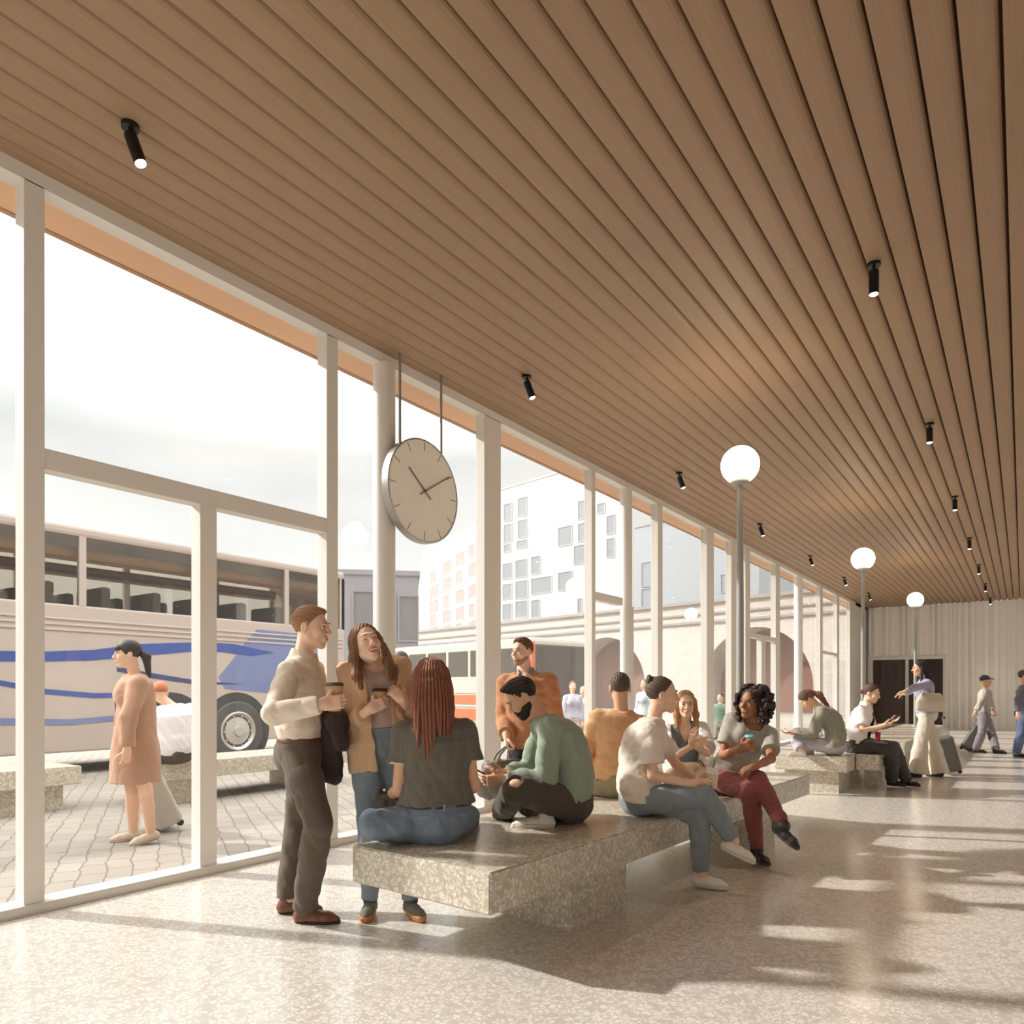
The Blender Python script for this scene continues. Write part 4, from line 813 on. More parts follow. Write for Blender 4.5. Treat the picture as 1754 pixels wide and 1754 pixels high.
# P2 laughing woman in a tan blazer
def woman_tan():
    D = 4.30; pel = at(655, 1282, D)
    f = Fig(pel, (643, 1163, 0), (628, 1103, -1), 1.0, 1, hip=8, chest=4, face=(14, -14, 13), sag=.0, hs=1.0)
    f.limb_leg('r', (632, 1400, 0), foot_on(634, 1540)); f.limb_leg('l', (688, 1400, 0), foot_on(704, 1541))
    f.limb_arm('r', (606, 1243, -1), (634, 1214, -1)); f.limb_arm('l', (703, 1240, 1), (691, 1199, -1))
    f.set_foot('r', fdir(-10, pel)); f.set_foot('l', fdir(20, pel))
    root = make_root(f, None, 'laughing woman with long brown hair standing in tan blazer and blue jeans')
    hn = {'r': dict(d=(.75, .35, .15), n=(.3, .1, .95), curl=.8), 'l': dict(d=(-.6, .55, .2), n=(-.2, -.2, .95), curl=1.0)}
    solid('body', f.body(hn, open_mouth=True), .0048, skin('light'), root)
    solid('top', f.top_prims(.005, .17, .2, None, 'scoop'), .005, cloth('blush_top', (206, 186, 174)), root, wrinkle(.002, .09, 3))
    P = f.top_prims(.018, -.20, .80, ([-.2, 0, .3, .5, .8], [.026, .016, .024, .022, .0]), 'crew', nr=.085, loose=.008, bust=True)+[f.front_gap(-1, 1.1, .02, .052, .0)]
    solid('blazer', P, .005, cloth('tan_blazer', (214, 180, 144)), root, wrinkle(.004, .10, 4, (1, 1, .6)))
    solid('jeans', f.bottom_prims(.011, .235, .98, .0, .0), .005, cloth('blue_jeans', (138, 152, 162), var=.15), root, wrinkle(.002, .07, 5))
    for sd in 'lr':
        f.shoe(sd, root, M_GREYSHOE, M_GUM, collar=.02, cr=.046, sole=.034); a, b = f.leg[sd][2], f.leg[sd][1]
        solid('sock', [cone(a, a+unit(b-a)*.11, .042, .042, .01, cut=True)], .005, cloth('grey_sock', (96, 98, 92)), root)
    h = hairm('brown', (128, 92, 66)); P = [f.hell((0, -.020, .040), (.084, .098, .088), .01), face_cut(f, .066, .078, .85, -.52, .012)]
    wv = lambda g, x0, y0, pts, r: [cone(f.hl(g*x0, y0, .02), np.asarray(pts[0]), r*.9, r, .03)]+[cone(np.asarray(pts[i]), np.asarray(pts[i+1]), r, r*(.92 if i < len(pts)-2 else .5), .02) for i in range(len(pts)-1)]
    dn = lambda px, py, dd=0: at(px, py, f.hc@Fv+dd)
    P += [cone(f.hl(0, -.065, .0), f.hl(0, -.095, -.12), .060, .050, .03)]
    P += wv(-1, .066, .01, [dn(606, 1130, -.02), dn(611, 1158, -.07), dn(619, 1178, -.10)], .028)+wv(-1, .060, -.03, [dn(612, 1135, .03), dn(616, 1165, -.02)], .034)
    P += wv(1, .068, .0, [dn(654, 1112, -.0), dn(662, 1140, -.06), dn(667, 1165, -.09)], .032)+wv(1, .064, -.03, [dn(660, 1125, .03), dn(673, 1150, -.02), dn(676, 1164, -.05)], .032)
    P += [cone(at(634, 1148, 3.85), at(635, 1149, 4.27), .052, .052, .006, 's'), cone(at(640, 1160, 3.85), at(641, 1161, 4.25), .050, .052, .006, 's'), f.hell((0, .018, -.020), (.060, .084, .086), .006, 's'), ball(f.hl(0, .05, -.15), .064, .006, 's'), ball(f.hl(0, .03, -.11), .058, .006, 's'), cone(f.hl(0, .030, -.07), f.neck+f.fc*.06, .060, .072, .006, 's')]
    dp = lambda x, y, z: .0016*np.sin((x*Rv[0]+y*Rv[1])*330+z*26)+.0009*np.sin((x*Rv[0]+y*Rv[1])*720-z*40)
    solid('hair', P, .0042, h, root, dp); face_parts(f, root, h, (201, 118, 108), .006, closed=True, teeth=True, mouth_open=True)
    w, d, n, th, q = f.hands['r']; c = w+n*.036; cup(c-np.array([0, 0, .036]), .112, .030, .040, M_CUPB, M_LID, 'small kraft coffee cup held by the laughing woman in a blazer')
    # shoulder strap of her bag
    s0 = f.arm['l'][0]; MB().tube([s0+f.fc*.09+Uv*.02-f.lc*.03, f.hands['l'][0]+f.fc*.01, f.tp(.30, .13, .16), f.tp(.1, .19, .10)], .011, 6).build('bag_strap', mat('tan_strap', (170, 110, 74), .6), root, True)
woman_tan()
# P3 seated woman with red braids
def woman_braids():
    pel = seat_pt(748, 1440, BTOP, .105)
    f = Fig(pel, (744, 1222, 0), (738, 1166, 0), 1.07, 1, hip=196, chest=188, face=(185, 6, 0), sag=.03, bulk=1.04, hs=1.08)
    f.limb_leg('l', at(640, 1411, 3.88), at(704, 1430, pel@Fv+.04)); f.limb_leg('r', (800, 1400, 1), at(750, 1424, pel@Fv+.26))
    f.limb_arm('l', (687, 1318, 0), (665, 1364, 1)); f.limb_arm('r', (806, 1320, 0), (760, 1372, 1))
    for sd, a in (('l', 120), ('r', 240)): f.set_foot(sd, fdir(a, pel), (0, 0, 1))
    root = make_root(f, BTOP, 'woman with long red braids sitting with her back turned, grey tee and jeans')
    hn = {'l': dict(d=(-.2, -.75, .6), n=(.2, -.7, -.3), curl=.5), 'r': dict(d=(-.6, -.3, .6), n=(-.1, -.9, 0), curl=.4)}
    solid('body', f.body(hn, fine=False, seat=BTOP+.004), .0055, skin('tan'), root)
    g = cloth('grey_tee', (112, 108, 98))
    solid('tee', f.top_prims(.014, .195, .26, ([0, .2, .5, .8], [.010, .026, .024, .008]), 'crew', nr=.080, loose=.016), .005, g, root, wrinkle(.0042, .10, 6, (1, 1, .6)))
    for sd in 'lr':
        a, b, _ = f.arm[sd]; e = a+(b-a)*.52; solid('cuff', [cone(e-unit(b-a)*.006, e+unit(b-a)*.012, .060*f.sc*.9+.012, .060*f.sc*.9+.012, .002, cut=True)], .004, cloth('white_trim', (226, 214, 198)), root)
    solid('jeans', f.bottom_prims(.010, .19, .98, .004, .004, seat=BTOP+.002), .005, cloth('denim', (122, 136, 152), var=.2), root, wrinkle(.0036, .09, 7))
    solid('belt', f.belt_prims(.017, .155, .20), .004, mat('belt_dark', (72, 66, 56), .6), root)
    for g in (1, -1):
        L0 = f.loft(.0215, -.06, .105); x0 = g*.085; B0 = ball(f.tp(.0, 0, -.03*f.sc), .122*f.sc+.0155)
        q = Prim(lambda X, Y, Z, L0=L0, x0=x0, B0=B0: np.maximum(np.maximum(np.minimum(L0.f(X, Y, Z), B0.f(X, Y, Z)), np.maximum(np.abs(f.tc(X, Y, Z)[1]-x0)-.058, np.abs(f.tc(X, Y, Z)[0]-.015)*f.L-.062)), f.tc(X, Y, Z)[2]), L0.lo, L0.hi, .004)
        solid('back_pocket', [q], .004, cloth('denim_pocket', (130, 144, 159)), root)
    for t in (.17,): MB().tube([tuple(f.tp(.205, .0, -.165)), tuple(f.tp(.15, .0, -.175))], .009, 6).build('belt_loop', cloth('denim', (122, 136, 152)), root)
    for sd in 'lr': f.shoe(sd, root, M_GREYSHOE, M_GUM, collar=.0, vs=.006)
    # braids: many separate plaits
    m = hairm('auburn', (134, 84, 64)); r = random.Random(4); P = [f.hell((0, -.012, .040), (.080, .098, .086), .01), face_cut(f, .05, .07)]
    cap = solid('hair', P, .005, m, root, lambda x, y, z: .003*np.sin(np.arctan2(*f.hloc(x, y, z)[:2])*30))
    for i in range(34):
        a = -1.35+2.7*i/33; lay = (i % 2)*.018; rr = .082+lay*.4
        x = math.sin(a)*rr; y = -math.cos(a)*rr-.018; ln = .235+.15*math.exp(-((a-.42)/.30)**2)+r.uniform(-.02, .02)
        p0 = f.hl(x*.12, y*.1-.0, .133); pm = f.hl(x*.62, y*.62, .112); p1 = f.hl(x*1.0, y*1.02, .06); p2 = f.hl(x*1.18, y*1.12, -.04); p3 = f.hl(x*(1.22+.12*r.random()), y*1.1-.02, -.13); p4 = p3-Uv*(ln-.10)*f.hs+f.lc*(-.015*math.sin(a)+r.uniform(-.015, .015))
        back = f.tp(.8, 0, -.15); pts = [p0, pm, p1, p2, p3, p4]; Q = []
        for k in range(len(pts)-1):
            for j in range(5): t = j/5; Q.append(pts[k]*(1-t)+pts[k+1]*t)
        Q.append(pts[-1]); Q = [q+f.fc*min(0, -(.02))*(1 if k > 12 else 0) for k, q in enumerate(Q)]
        MB().tube([tuple(q) for q in Q], [.0086+.0016*math.sin(k*2.2+i) if k < len(Q)-1 else .004 for k in range(len(Q))], 6).build('braid', m, cap, True)
    c = at(682, 1376, pel@Fv+.10)
    P = [rbox(c, (.11, .07, .05), .03, np.stack([Rv, Fv, Uv]), .01), ell(c+Uv*.03, [.09, .06, .045], np.stack([Rv, Fv, Uv]), .02)]
    b = solid('handbag', P, .005, mat('olive_leather', (84, 74, 58), .5, var=.1, bump=.2), None, wrinkle(.006, .08, 9), c-Uv*.06); tag(b, 'dark olive leather bag on the lap of the woman with red braids', 'bag')
woman_braids()
# P4 man in a green sweater sitting cross-legged
def man_green():
    pel = seat_pt(972, 1406, BTOP, .115)
    f = Fig(pel, (926, 1212, 0), (885, 1186, 0), 1.05, 0, hip=-82, chest=-80, face=(-82, 38, 0), sag=.085, hs=1.04)
    f.limb_leg('l', (884, 1352, -1), at(860, 1392, pel@Fv+.12)); f.limb_leg('r', (884, 1362, 1), at(932, 1394, pel@Fv-.20))
    f.limb_arm('l', (934, 1338, -1), (872, 1335, 0)); f.limb_arm('r', (906, 1318, 1), (868, 1326, -1))
    f.set_foot('r', fdir(-92, pel), unit(fdir(180, pel)*.35+np.array([0, 0, .9]))); f.set_foot('l', fdir(-150, pel), (0, 0, 1))
    root = make_root(f, BTOP, 'bearded man in sage green sweater sitting cross-legged on the bench over a phone')
    hn = {'l': dict(d=(-.95, -.1, .0), n=(.0, .3, .9), curl=.7), 'r': dict(d=(-.95, -.15, -.1), n=(0, .4, -.9), curl=.7)}
    solid('body', f.body(hn, seat=BTOP+.004), .0048, skin('tan'), root)
    solid('sweater', f.top_prims(.014, .02, .93, ([0, .2, .5, .8], [.016, .024, .020, .006]), 'crew', nr=.072, loose=.016), .005, cloth('sage_knit', (152, 166, 148)), root, wrinkle(.005, .10, 8))
    sk = f.leg['l'][1]; P = f.bottom_prims(.012, .12, 1.0, .006, .016, seat=BTOP+.002)+[ball(sk+Uv*.035+vdir(-.2, .4, -.8, sk)*.045, .050, .004, 's')]
    solid('trousers', P, .005, cloth('charcoal_trousers', (88, 80, 72)), root, wrinkle(.0040, .09, 9))
    solid('knee', [ball(sk, .060*1.05, .004)], .005, skin('light'), root)
    f.shoe('r', root, M_WHSHOE, M_WHSOLE, collar=.01); f.shoe('l', root, mat('coral_shoe', (222, 128, 118), .7), M_WHSOLE, collar=.01)
    h = hairm('black', (48, 40, 36)); hair_short(f, root, h, .004, quiff=.018, th=.005, amp=.0028); face_parts(f, root, h, (177, 115, 99), .006)
    beard(f, root, h, .006)
    p = (f.hands['l'][0]+f.hands['r'][0])/2+vdir(-.9, .3, 0, pel)*.05
    ph = MB().box((-.036, -.005, -.075), (.036, .005, .075), .004, Matrix.Translation(tuple(p)) @ Matrix.Rotation(-math.radians(-60), 4, Vector(tuple(f.lc))) @ Matrix.Rotation(math.atan2(f.fc[1], f.fc[0])-math.pi/2, 4, 'Z'))
    o = ph.build('phone', M_BLACK, None, False, tuple(p)); tag(o, 'dark phone held by the man in a sage green sweater', 'phone')
man_green()
# P5 man in a rust jacket standing with a bag
def man_rust():
    D = 6.25; pel = at(907, 1268, D)
    f = Fig(pel, (901, 1142, 0), (893, 1110, 0), 1.06, 0, hip=-18, chest=-20, face=(-42, 2, 0), sag=.0, bulk=1.05, hs=1.0)
    f.limb_leg('r', (890, 1358, 0), foot_on(888, 1424)); f.limb_leg('l', (928, 1358, 0), foot_on(932, 1428))
    f.limb_arm('r', (866, 1206, 0), (867, 1258, -1)); f.limb_arm('l', (946, 1208, 0), (944, 1262, 0))
    for sd in 'lr': f.set_foot(sd, fdir(-20, pel))
    root = make_root(f, None, 'man standing in rust jacket behind the man in green, carrying a bag')
    hn = {'r': dict(d=(0, -1, 0), n=(.9, 0, .2), curl=1.0), 'l': dict(d=(0, -1, 0), n=(-.9, 0, 0), curl=.5)}
    solid('body', f.body(hn), .0058, skin('light'), root)
    solid('shirt', f.top_prims(.008, .0, .3, None, 'collar'), .006, cloth('striped_shirt', (168, 160, 160)), root)
    P = f.top_prims(.024, -.10, .96, ([-.1, .3, .6, .9], [.012, .020, .014, .0]), 'crew', nr=.080, loose=.012)+[f.front_gap(.62, 1.1, .16, .002, .0)]
    solid('jacket', P, .006, cloth('rust_jacket', (188, 134, 98)), root, wrinkle(.004, .10, 10))
    MB().tube([f.tp(.70, .06, .148), f.tp(.715, .13, .128)], .006, 6).build('pocket_trim', mat('pale_trim', (206, 160, 128), .8), root)
    solid('trousers', f.bottom_prims(.014, .2, 1.0, .008, .02), .006, cloth('dark_slate', (72, 72, 72)), root, wrinkle(.003, .1, 11))
    for sd in 'lr': f.shoe(sd, root, M_BRSHOE, M_BRSOLE, collar=.0, vs=.006)
    h = hairm('chestnut', (106, 72, 50)); hair_short(f, root, h, .005, quiff=.006, th=.006); face_parts(f, root, h, (196, 136, 118), .002)
    beard(f, root, mat('stubble', (176, 134, 108), .7), .0018, .004)
    w = f.hands['r'][0]; c = w-Uv*.25+vdir(-.25, 0, -.3, w)*.05; ax = np.stack([vdir(.85, 0, .5, c), vdir(-.5, 0, .85, c), Uv]); gm = mat('grey_leather', (112, 106, 100), .55, var=.1, bump=.2)
    bag = solid('tote_bag', [rbox(c-Uv*.08, (.24, .09, .10), .06, ax, .03), rbox(c+Uv*.02, (.19, .07, .09), .05, ax, .05)], .006, gm, None, wrinkle(.007, .11, 12), c-Uv*.18); tag(bag, 'slouchy grey bag carried by the man in a rust jacket', 'bag')
    for g in (-1, 1):
        q = MB().tube([tuple(c+ax[0]*-.12+ax[1]*g*.04+Uv*.06), tuple(c+ax[0]*-.06+ax[1]*g*.03+Uv*.17), tuple(w+ax[1]*g*.008-Uv*.005), tuple(c+ax[0]*.06+ax[1]*g*.03+Uv*.17), tuple(c+ax[0]*.12+ax[1]*g*.04+Uv*.06)], .009, 8).build('handle', gm, bag, True)
man_rust()
# P6 man in an orange sweater from behind
def man_orange():
    pel = seat_pt(1050, 1364, BTOP, .112)
    f = Fig(pel, (1066, 1214, 0), (1062, 1180, 0), 1.04, 0, hip=205, chest=190, face=(183, 2, 0), sag=.035, bulk=1.04, hs=1.02)
    dp = pel@Fv
    f.limb_leg('l', (972, 1352, 1), at(1000, 1366, dp+.40)); f.limb_leg('r', (1050, 1345, 1), at(1010, 1362, dp+.36))
    f.limb_arm('l', (1000, 1298, 0), (1010, 1332, 1)); f.limb_arm('r', (1108, 1310, 0), (1060, 1332, 1))
    for sd, a in (('l', 110), ('r', 250)): f.set_foot(sd, fdir(a, pel))
    root = make_root(f, BTOP, 'man in orange sweater sitting with his back turned, short dark hair')
    solid('body', f.body({'l': dict(d=(.6, -.1, .7), n=(0, -1, 0)), 'r': dict(d=(-.6, -.1, .7), n=(0, -1, 0))}, fine=True, seat=BTOP+.004), .0058, skin('tan'), root)
    solid('sweater', f.top_prims(.010, .03, .97, ([0, .2, .5, .8], [.006, .010, .008, .004]), 'crew', nr=.072, loose=.012), .0055, cloth('orange_knit', (226, 178, 136)), root, wrinkle(.0045, .11, 13))
    solid('trousers', f.bottom_prims(.014, .10, 1.0, .006, .012, seat=BTOP+.002), .006, cloth('olive_trousers', (160, 150, 122)), root, wrinkle(.0035, .1, 14))
    for sd in 'lr': f.shoe(sd, root, M_WHSHOE, M_WHSOLE, collar=.0, vs=.007)
    hair_short(f, root, hairm('dark_brown', (92, 76, 64)), .005, th=.005)
    q = f.tp(.06, .155, -.06); p = solid('waist_strap', [cone(f.tp(.10, .19, .02), f.tp(.03, .165, -.075), .012, .012, .01), cone(f.tp(.03, .165, -.075), f.tp(-.05, .16, -.06), .012, .010, .01)], .005, mat('dark_strap', (74, 64, 54), .6), root)
man_orange()
# P7 woman with a bun, legs crossed
def woman_bun():
    pel = seat_pt(1100, 1394, BTOP, .105)
    f = Fig(pel, (1117, 1236, 0), (1131, 1198, 0), 1.0, 1, hip=80, chest=86, face=(99, 4, 0), sag=.055, bulk=1.08, hs=1.02)
    dp = pel@Fv
    f.limb_leg('r', (1208, 1365, -1), at(1256, 1440, dp-.22)); f.limb_leg('l', (1198, 1396, -1), foot_on(1201, 1497, .095))
    f.limb_arm('r', (1118, 1328, -1), (1182, 1343, 0)); f.limb_arm('l', (1162, 1314, 1), (1196, 1336, -1))
    f.set_foot('l', fdir(76, pel)); f.set_foot('r', unit(fdir(85, pel)+np.array([0, 0, -.42])), unit(np.array([0, 0, 1])+fdir(85, pel)*.42))
    root = make_root(f, BTOP, 'woman with a dark hair bun sitting cross-legged in cream top and grey jeans')
    hn = {'r': dict(d=(.97, .05, .1), n=(.0, .2, .95), curl=.55), 'l': dict(d=(.8, .0, -.2), n=(.1, .1, -.95), curl=.7)}
    solid('body', f.body(hn, seat=BTOP+.004), .0048, skin('fair'), root)
    solid('top', f.top_prims(.012, -.03, .36, ([-.05, .2, .5, .8], [.006, .022, .020, .008]), 'v', nr=.066, vdepth=.78, vs_=.22, loose=.018), .005, cloth('cream_top', (232, 220, 206)), root, wrinkle(.0042, .09, 15))
    solid('jeans', f.bottom_prims(.009, .10, .90, .002, .004, seat=BTOP+.002), .005, cloth('grey_jeans', (136, 144, 150), var=.12), root, wrinkle(.0032, .08, 16))
    for sd in 'lr':
        a, b = f.leg[sd][1], f.leg[sd][2]; u = unit(b-a); e = a+(b-a)*.90; solid('rolled_cuff', [cone(e-u*.045, e+u*.004, .050, .050, .006, cut=True)], .004, cloth('pale_denim', (140, 150, 158)), root)
        f.shoe(sd, root, M_WHSHOE, M_WHSOLE, collar=-.012, cr=.042)
    h = hairm('dark_brown', (92, 76, 64)); P = [f.hell((0, -.018, .036), (.079, .099, .088), .01), face_cut(f, .046, .072, .80, -.60), f.hell((.083, -.004, -.010), (.020, .022, .034), .006, 's'), f.hell((-.083, -.004, -.010), (.020, .022, .034), .006, 's'), plane_cut(f.hl(0, -.07, -.075), -f.A[2], .01)]
    hr = solid('hair', P, .004, h, root, lambda x, y, z: .0014*np.sin(f.hloc(x, y, z)[2]*260+f.hloc(x, y, z)[1]*120))
    bc = f.hl(0, -.082, .088); r = random.Random(5); B = [ball(bc, .032, .01)]
    for i in range(9): a = i*.698; B.append(ball(bc+f.A[0]*math.cos(a)*.026+f.A[2]*math.sin(a)*.022-f.A[1]*r.uniform(.0, .016), .017, .006))
    solid('hair_bun', B, .004, h, root, lambda x, y, z: .002*np.sin(x*400+z*300)); face_parts(f, root, h, (196, 124, 111), .003)
    c = (f.hands['r'][0]+f.hands['l'][0])/2+vdir(.4, 0, 0, pel)*.045
    k = cup(c-Uv*.045, .105, .030, .040, mat('clear_cup', (214, 196, 164), .2, var=.1), mat('clear_lid', (226, 220, 206), .2), 'iced drink in a clear cup held by the woman with a bun', lidh=.03)
    MB().tube([tuple(c+Uv*.06), tuple(c+Uv*.15+vdir(.1, 0, 0, c)*.02)], .005, 8).build('straw', mat('straw_grey', (120, 124, 122), .5), k)
woman_bun()
# P8 blonde woman
def woman_blonde():
    pel = bw(3.62, -.70, BTOP+.10)
    f = Fig(pel, (1172, 1241, -1), (1175, 1202, 0), .97, 1, hip=18, chest=6, face=(6, 3, 2), sag=.02, hs=1.0)
    dp = pel@Fv
    f.limb_leg('r', (1150, 1330, -1), at(1185, 1348, dp-.40)); f.limb_leg('l', (1205, 1330, -1), at(1165, 1346, dp-.36))
    f.limb_arm('r', (1152, 1298, -1), (1188, 1276, -1)); f.limb_arm('l', (1211, 1290, -1), (1184, 1274, -1))
    for sd, a in (('l', -60), ('r', 60)): f.set_foot(sd, fdir(a, pel))
    root = make_root(f, BTOP, 'blonde woman facing us with arms crossed, seated behind the woman with a bun')
    hn = {'r': dict(d=(.85, .35, .1), n=(0, -.3, .9), curl=.4), 'l': dict(d=(.15, .95, -.2), n=(.6, 0, .7), curl=.25, spread=1.6)}
    solid('body', f.body(hn, seat=BTOP+.004), .0055, skin('light'), root)
    solid('top', f.top_prims(.008, .0, .30, None, 'v', vdepth=.72, vs_=.42), .006, cloth('blue_grey_top', (122, 132, 140)), root, wrinkle(.002, .08, 17))
    P = f.top_prims(.020, -.05, .40, ([0, .3, .6, .9], [.012, .018, .014, .0]), 'crew', nr=.085, loose=.02)+[f.front_gap(-1, 1.1, .06, .062, .0)]
    solid('cardigan', P, .006, cloth('white_cardigan', (226, 218, 214)), root, wrinkle(.004, .09, 18))
    solid('trousers', f.bottom_prims(.012, .12, 1.0, .004, .01, seat=BTOP+.002), .006, cloth('beige_trousers', (206, 192, 172)), root, wrinkle(.003, .1, 19))
    for sd in 'lr': f.shoe(sd, root, M_WHSHOE, M_WHSOLE, collar=.0, vs=.007)
    h = hairm('blonde', (182, 138, 92)); P = [f.hell((0, -.020, .038), (.082, .098, .087), .01), face_cut(f, .068, .082, .86, -.50, .01)]
    for g in (1, -1): P += [cone(f.hl(g*.074, -.005, .02), f.hl(g*.082, .0, -.10), .026, .028, .02), cone(f.hl(g*.082, .0, -.10), f.hl(g*.085, .045, -.24 if g > 0 else -.20), .028, .014, .02)]
    P += [cone(f.hl(0, -.06, 0), f.hl(0, -.07, -.2), .06, .05, .03), f.hell((0, .020, -.022), (.061, .084, .088), .006, 's')]
    solid('hair', P, .0045, h, root, lambda x, y, z: .0022*np.sin(f.hloc(x, y, z)[0]*340+z*20)); face_parts(f, root, hairm('tawny', (140, 104, 72)), (201, 127, 117), .001)
    c = at(1178, 1322, dp-.36); P = [rbox(c, (.11, .06, .075), .035, np.stack([Rv, Fv, Uv]), .02)]
    b = solid('handbag', P, .005, mat('white_leather', (226, 212, 196), .5, bump=.15), None, wrinkle(.005, .08, 20), c-Uv*.08); tag(b, 'small white handbag beside the blonde woman', 'bag')
    MB().tube([tuple(c+Rv*.07+Uv*.05), tuple(c+Rv*.11+Uv*.10), tuple(c+Rv*.15+Uv*.04), tuple(c+Rv*.14-Uv*.06)], .009, 8).build('handle', mat('brown_handle', (166, 112, 80), .6), b, True)
woman_blonde()
# P9 woman with curly dark hair
def woman_curly():
    pel = bw(3.12, -.10, BTOP+.105)
    f = Fig(pel, (1287, 1243, 0), (1287, 1204, -1), 1.0, 1, hip=28, chest=6, face=(-34, 0, -6), sag=.02, bulk=1.06, hs=1.02)
    dp = pel@Fv
    f.limb_leg('l', (1297, 1334, -1), at(1342, 1414, dp-.62)); f.limb_leg('r', (1285, 1358, -1), foot_on(1297, 1456, .10))
    f.limb_arm('r', (1238, 1294, -1), (1266, 1283, -1)); f.limb_arm('l', (1321, 1300, -1), (1293, 1313, -1))
    f.set_foot('r', fdir(25, pel)); f.set_foot('l', unit(fdir(62, pel)+np.array([0, 0, -.62])), unit(np.array([0, 0, 1])+fdir(62, pel)*.62))
    root = make_root(f, BTOP, 'smiling woman with curly dark hair sitting in grey tee and maroon trousers')
    hn = {'r': dict(d=(.75, .35, -.1), n=(.2, 0, .95), curl=.75), 'l': dict(d=(-.85, -.35, .1), n=(.1, -.8, .5), curl=.8)}
    solid('body', f.body(hn, seat=BTOP+.004), .0050, skin('brown'), root)
    solid('tee', f.top_prims(.010, -.02, .33, ([0, .2, .5, .8], [.006, .014, .012, .006]), 'scoop', loose=.014), .005, cloth('stone_tee', (172, 168, 154)), root, wrinkle(.0024, .085, 21))
    solid('trousers', f.bottom_prims(.008, .10, .93, .002, .002, seat=BTOP+.002), .005, cloth('maroon_trousers', (142, 84, 82)), root, wrinkle(.0028, .08, 22))
    bt = mat('black_boot', (52, 46, 44), .45)
    for sd in 'lr': f.shoe(sd, root, bt, mat('boot_sole', (80, 70, 64), .6), collar=.11, cr=.047, sole=.026)
    h = hairm('near_black', (60, 47, 42)); r = random.Random(8); P = [f.hell((0, -.025, .040), (.088, .10, .09), .01), f.hell((-.02, -.055, -.02), (.112, .095, .125), .03)]
    for i in range(420):
        a = r.uniform(-2.62, 2.62); z = r.uniform(-.155, .135); rad = .088+.042*(1-((z-.0)/.16)**2)+r.uniform(-.012, .014); bx = .30 if a > 0 else .05
        k = math.sqrt(max(.12, 1-((z-.01)/.16)**2)) if z > 0 else 1.0
        x = math.sin(a)*rad*k*(1.12 if a > 0 else .92); y = -math.cos(a)*rad*k*1.05-.02
        if y > .035 and z < .085: continue
        P.append(ball(f.hl(x, y, z), r.uniform(.011, .019), .008))
    P += [f.hell((0, .040, -.028), (.058, .070, .088), .006, 's'), cone(f.hl(0, .015, -.07), f.neck+f.fc*.05, .058, .07, .006, 's')]
    solid('hair', P, .0045, h, root, lambda x, y, z: .003*np.sin(x*330)*np.sin(y*300+z*120)+.002*np.sin(z*420)); face_parts(f, root, h, (162, 103, 93), .007, teeth=True)
    w, d, n, th, q = f.hands['r']; c = w+n*.036+d*.01; cup(c-Uv*.055, .115, .029, .038, mat('terracotta_cup', (196, 140, 116), .6), mat('turquoise_lid', (98, 196, 204), .4), 'travel cup with turquoise lid held by the woman with curly dark hair')
woman_curly()
# P10 woman with a headband and ponytail, reading
def woman_ponytail():
    pel = np.array([-2.02, 10.10, BTOP+.105])
    f = Fig(pel, (1408, 1222, 0), (1389, 1201, 0), 1.0, 1, hip=-86, chest=-84, face=(-84, 44, 0), sag=.085, hs=1.0)
    dp = pel@Fv
    f.limb_leg('l', (1352, 1266, -1), at(1388, 1287, dp+.1)); f.limb_leg('r', (1352, 1268, 1), at(1372, 1286, dp-.15))
    f.limb_arm('l', (1391, 1262, -1), (1370, 1256, 0)); f.limb_arm('r', (1388, 1258, 1), (1368, 1254, 0))
    f.set_foot('r', fdir(-95, pel)); f.set_foot('l', fdir(-150, pel))
    root = make_root(f, BTOP, 'woman with auburn ponytail and brown headband sitting cross-legged, bent over a book')
    solid('body', f.body({q: dict(d=(-.95, 0, 0), n=(0, .9, 0), curl=.4) for q in 'lr'}, fine=True, seat=BTOP+.004), .007, skin('tan'), root)
    solid('sweater', f.top_prims(.014, .0, .95, ([0, .3, .6, .9], [.016, .022, .016, .004]), 'crew', nr=.068, loose=.016), .0065, cloth('grey_green_knit', (142, 140, 124)), root, wrinkle(.005, .10, 23))
    solid('trousers', f.bottom_prims(.010, .10, 1.0, .004, .01, seat=BTOP+.002), .0065, cloth('lavender_trousers', (176, 170, 174)), root, wrinkle(.0035, .1, 24))
    for sd in 'lr': f.shoe(sd, root, M_WHSHOE, M_WHSOLE, collar=.0, vs=.007)
    h = hairm('auburn_light', (128, 82, 62)); P = [f.hell((0, -.018, .038), (.080, .098, .086), .01), face_cut(f)]
    solid('hair', P, .006, h, root); solid('ponytail', [cone(f.hl(0, -.10, .03), f.hl(0, -.14, -.06), .026, .045, .02), cone(f.hl(0, -.14, -.06), f.hl(0, -.145, -.06)+vdir(.55, -.8, 0, pel)*.20, .045, .018, .02)], .006, h, root, lambda x, y, z: .003*np.sin(x*300+z*60))
    solid('headband', [f.hell((0, -.010, .042), (.084, .104, .091), .01), face_cut(f, .075, .052, .75, -.66), plane_cut(f.hl(0, -.045, .05), -f.A[1]*.9-f.A[2]*.3, .01)], .006, cloth('brown_headband', (98, 78, 68)), root)
    c = at(1359, 1255, dp); b = MB().box((-.10, -.075, -.008), (.10, .075, .008), .004, Matrix.Translation(tuple(c)) @ Matrix.Rotation(YAW, 4, 'Z') @ Matrix.Rotation(.18, 4, 'Y'))
    o = b.build('book', mat('paper', (222, 214, 200), .8), None, False, tuple(c)); tag(o, 'open pale book on the lap of the woman with a ponytail', 'book')
    MB().box((-.10, -.078, -.013), (.10, .078, -.009), 0, Matrix.Translation(tuple(c)) @ Matrix.Rotation(YAW, 4, 'Z') @ Matrix.Rotation(.18, 4, 'Y')).build('cover', mat('book_cover', (84, 78, 74), .6), o)
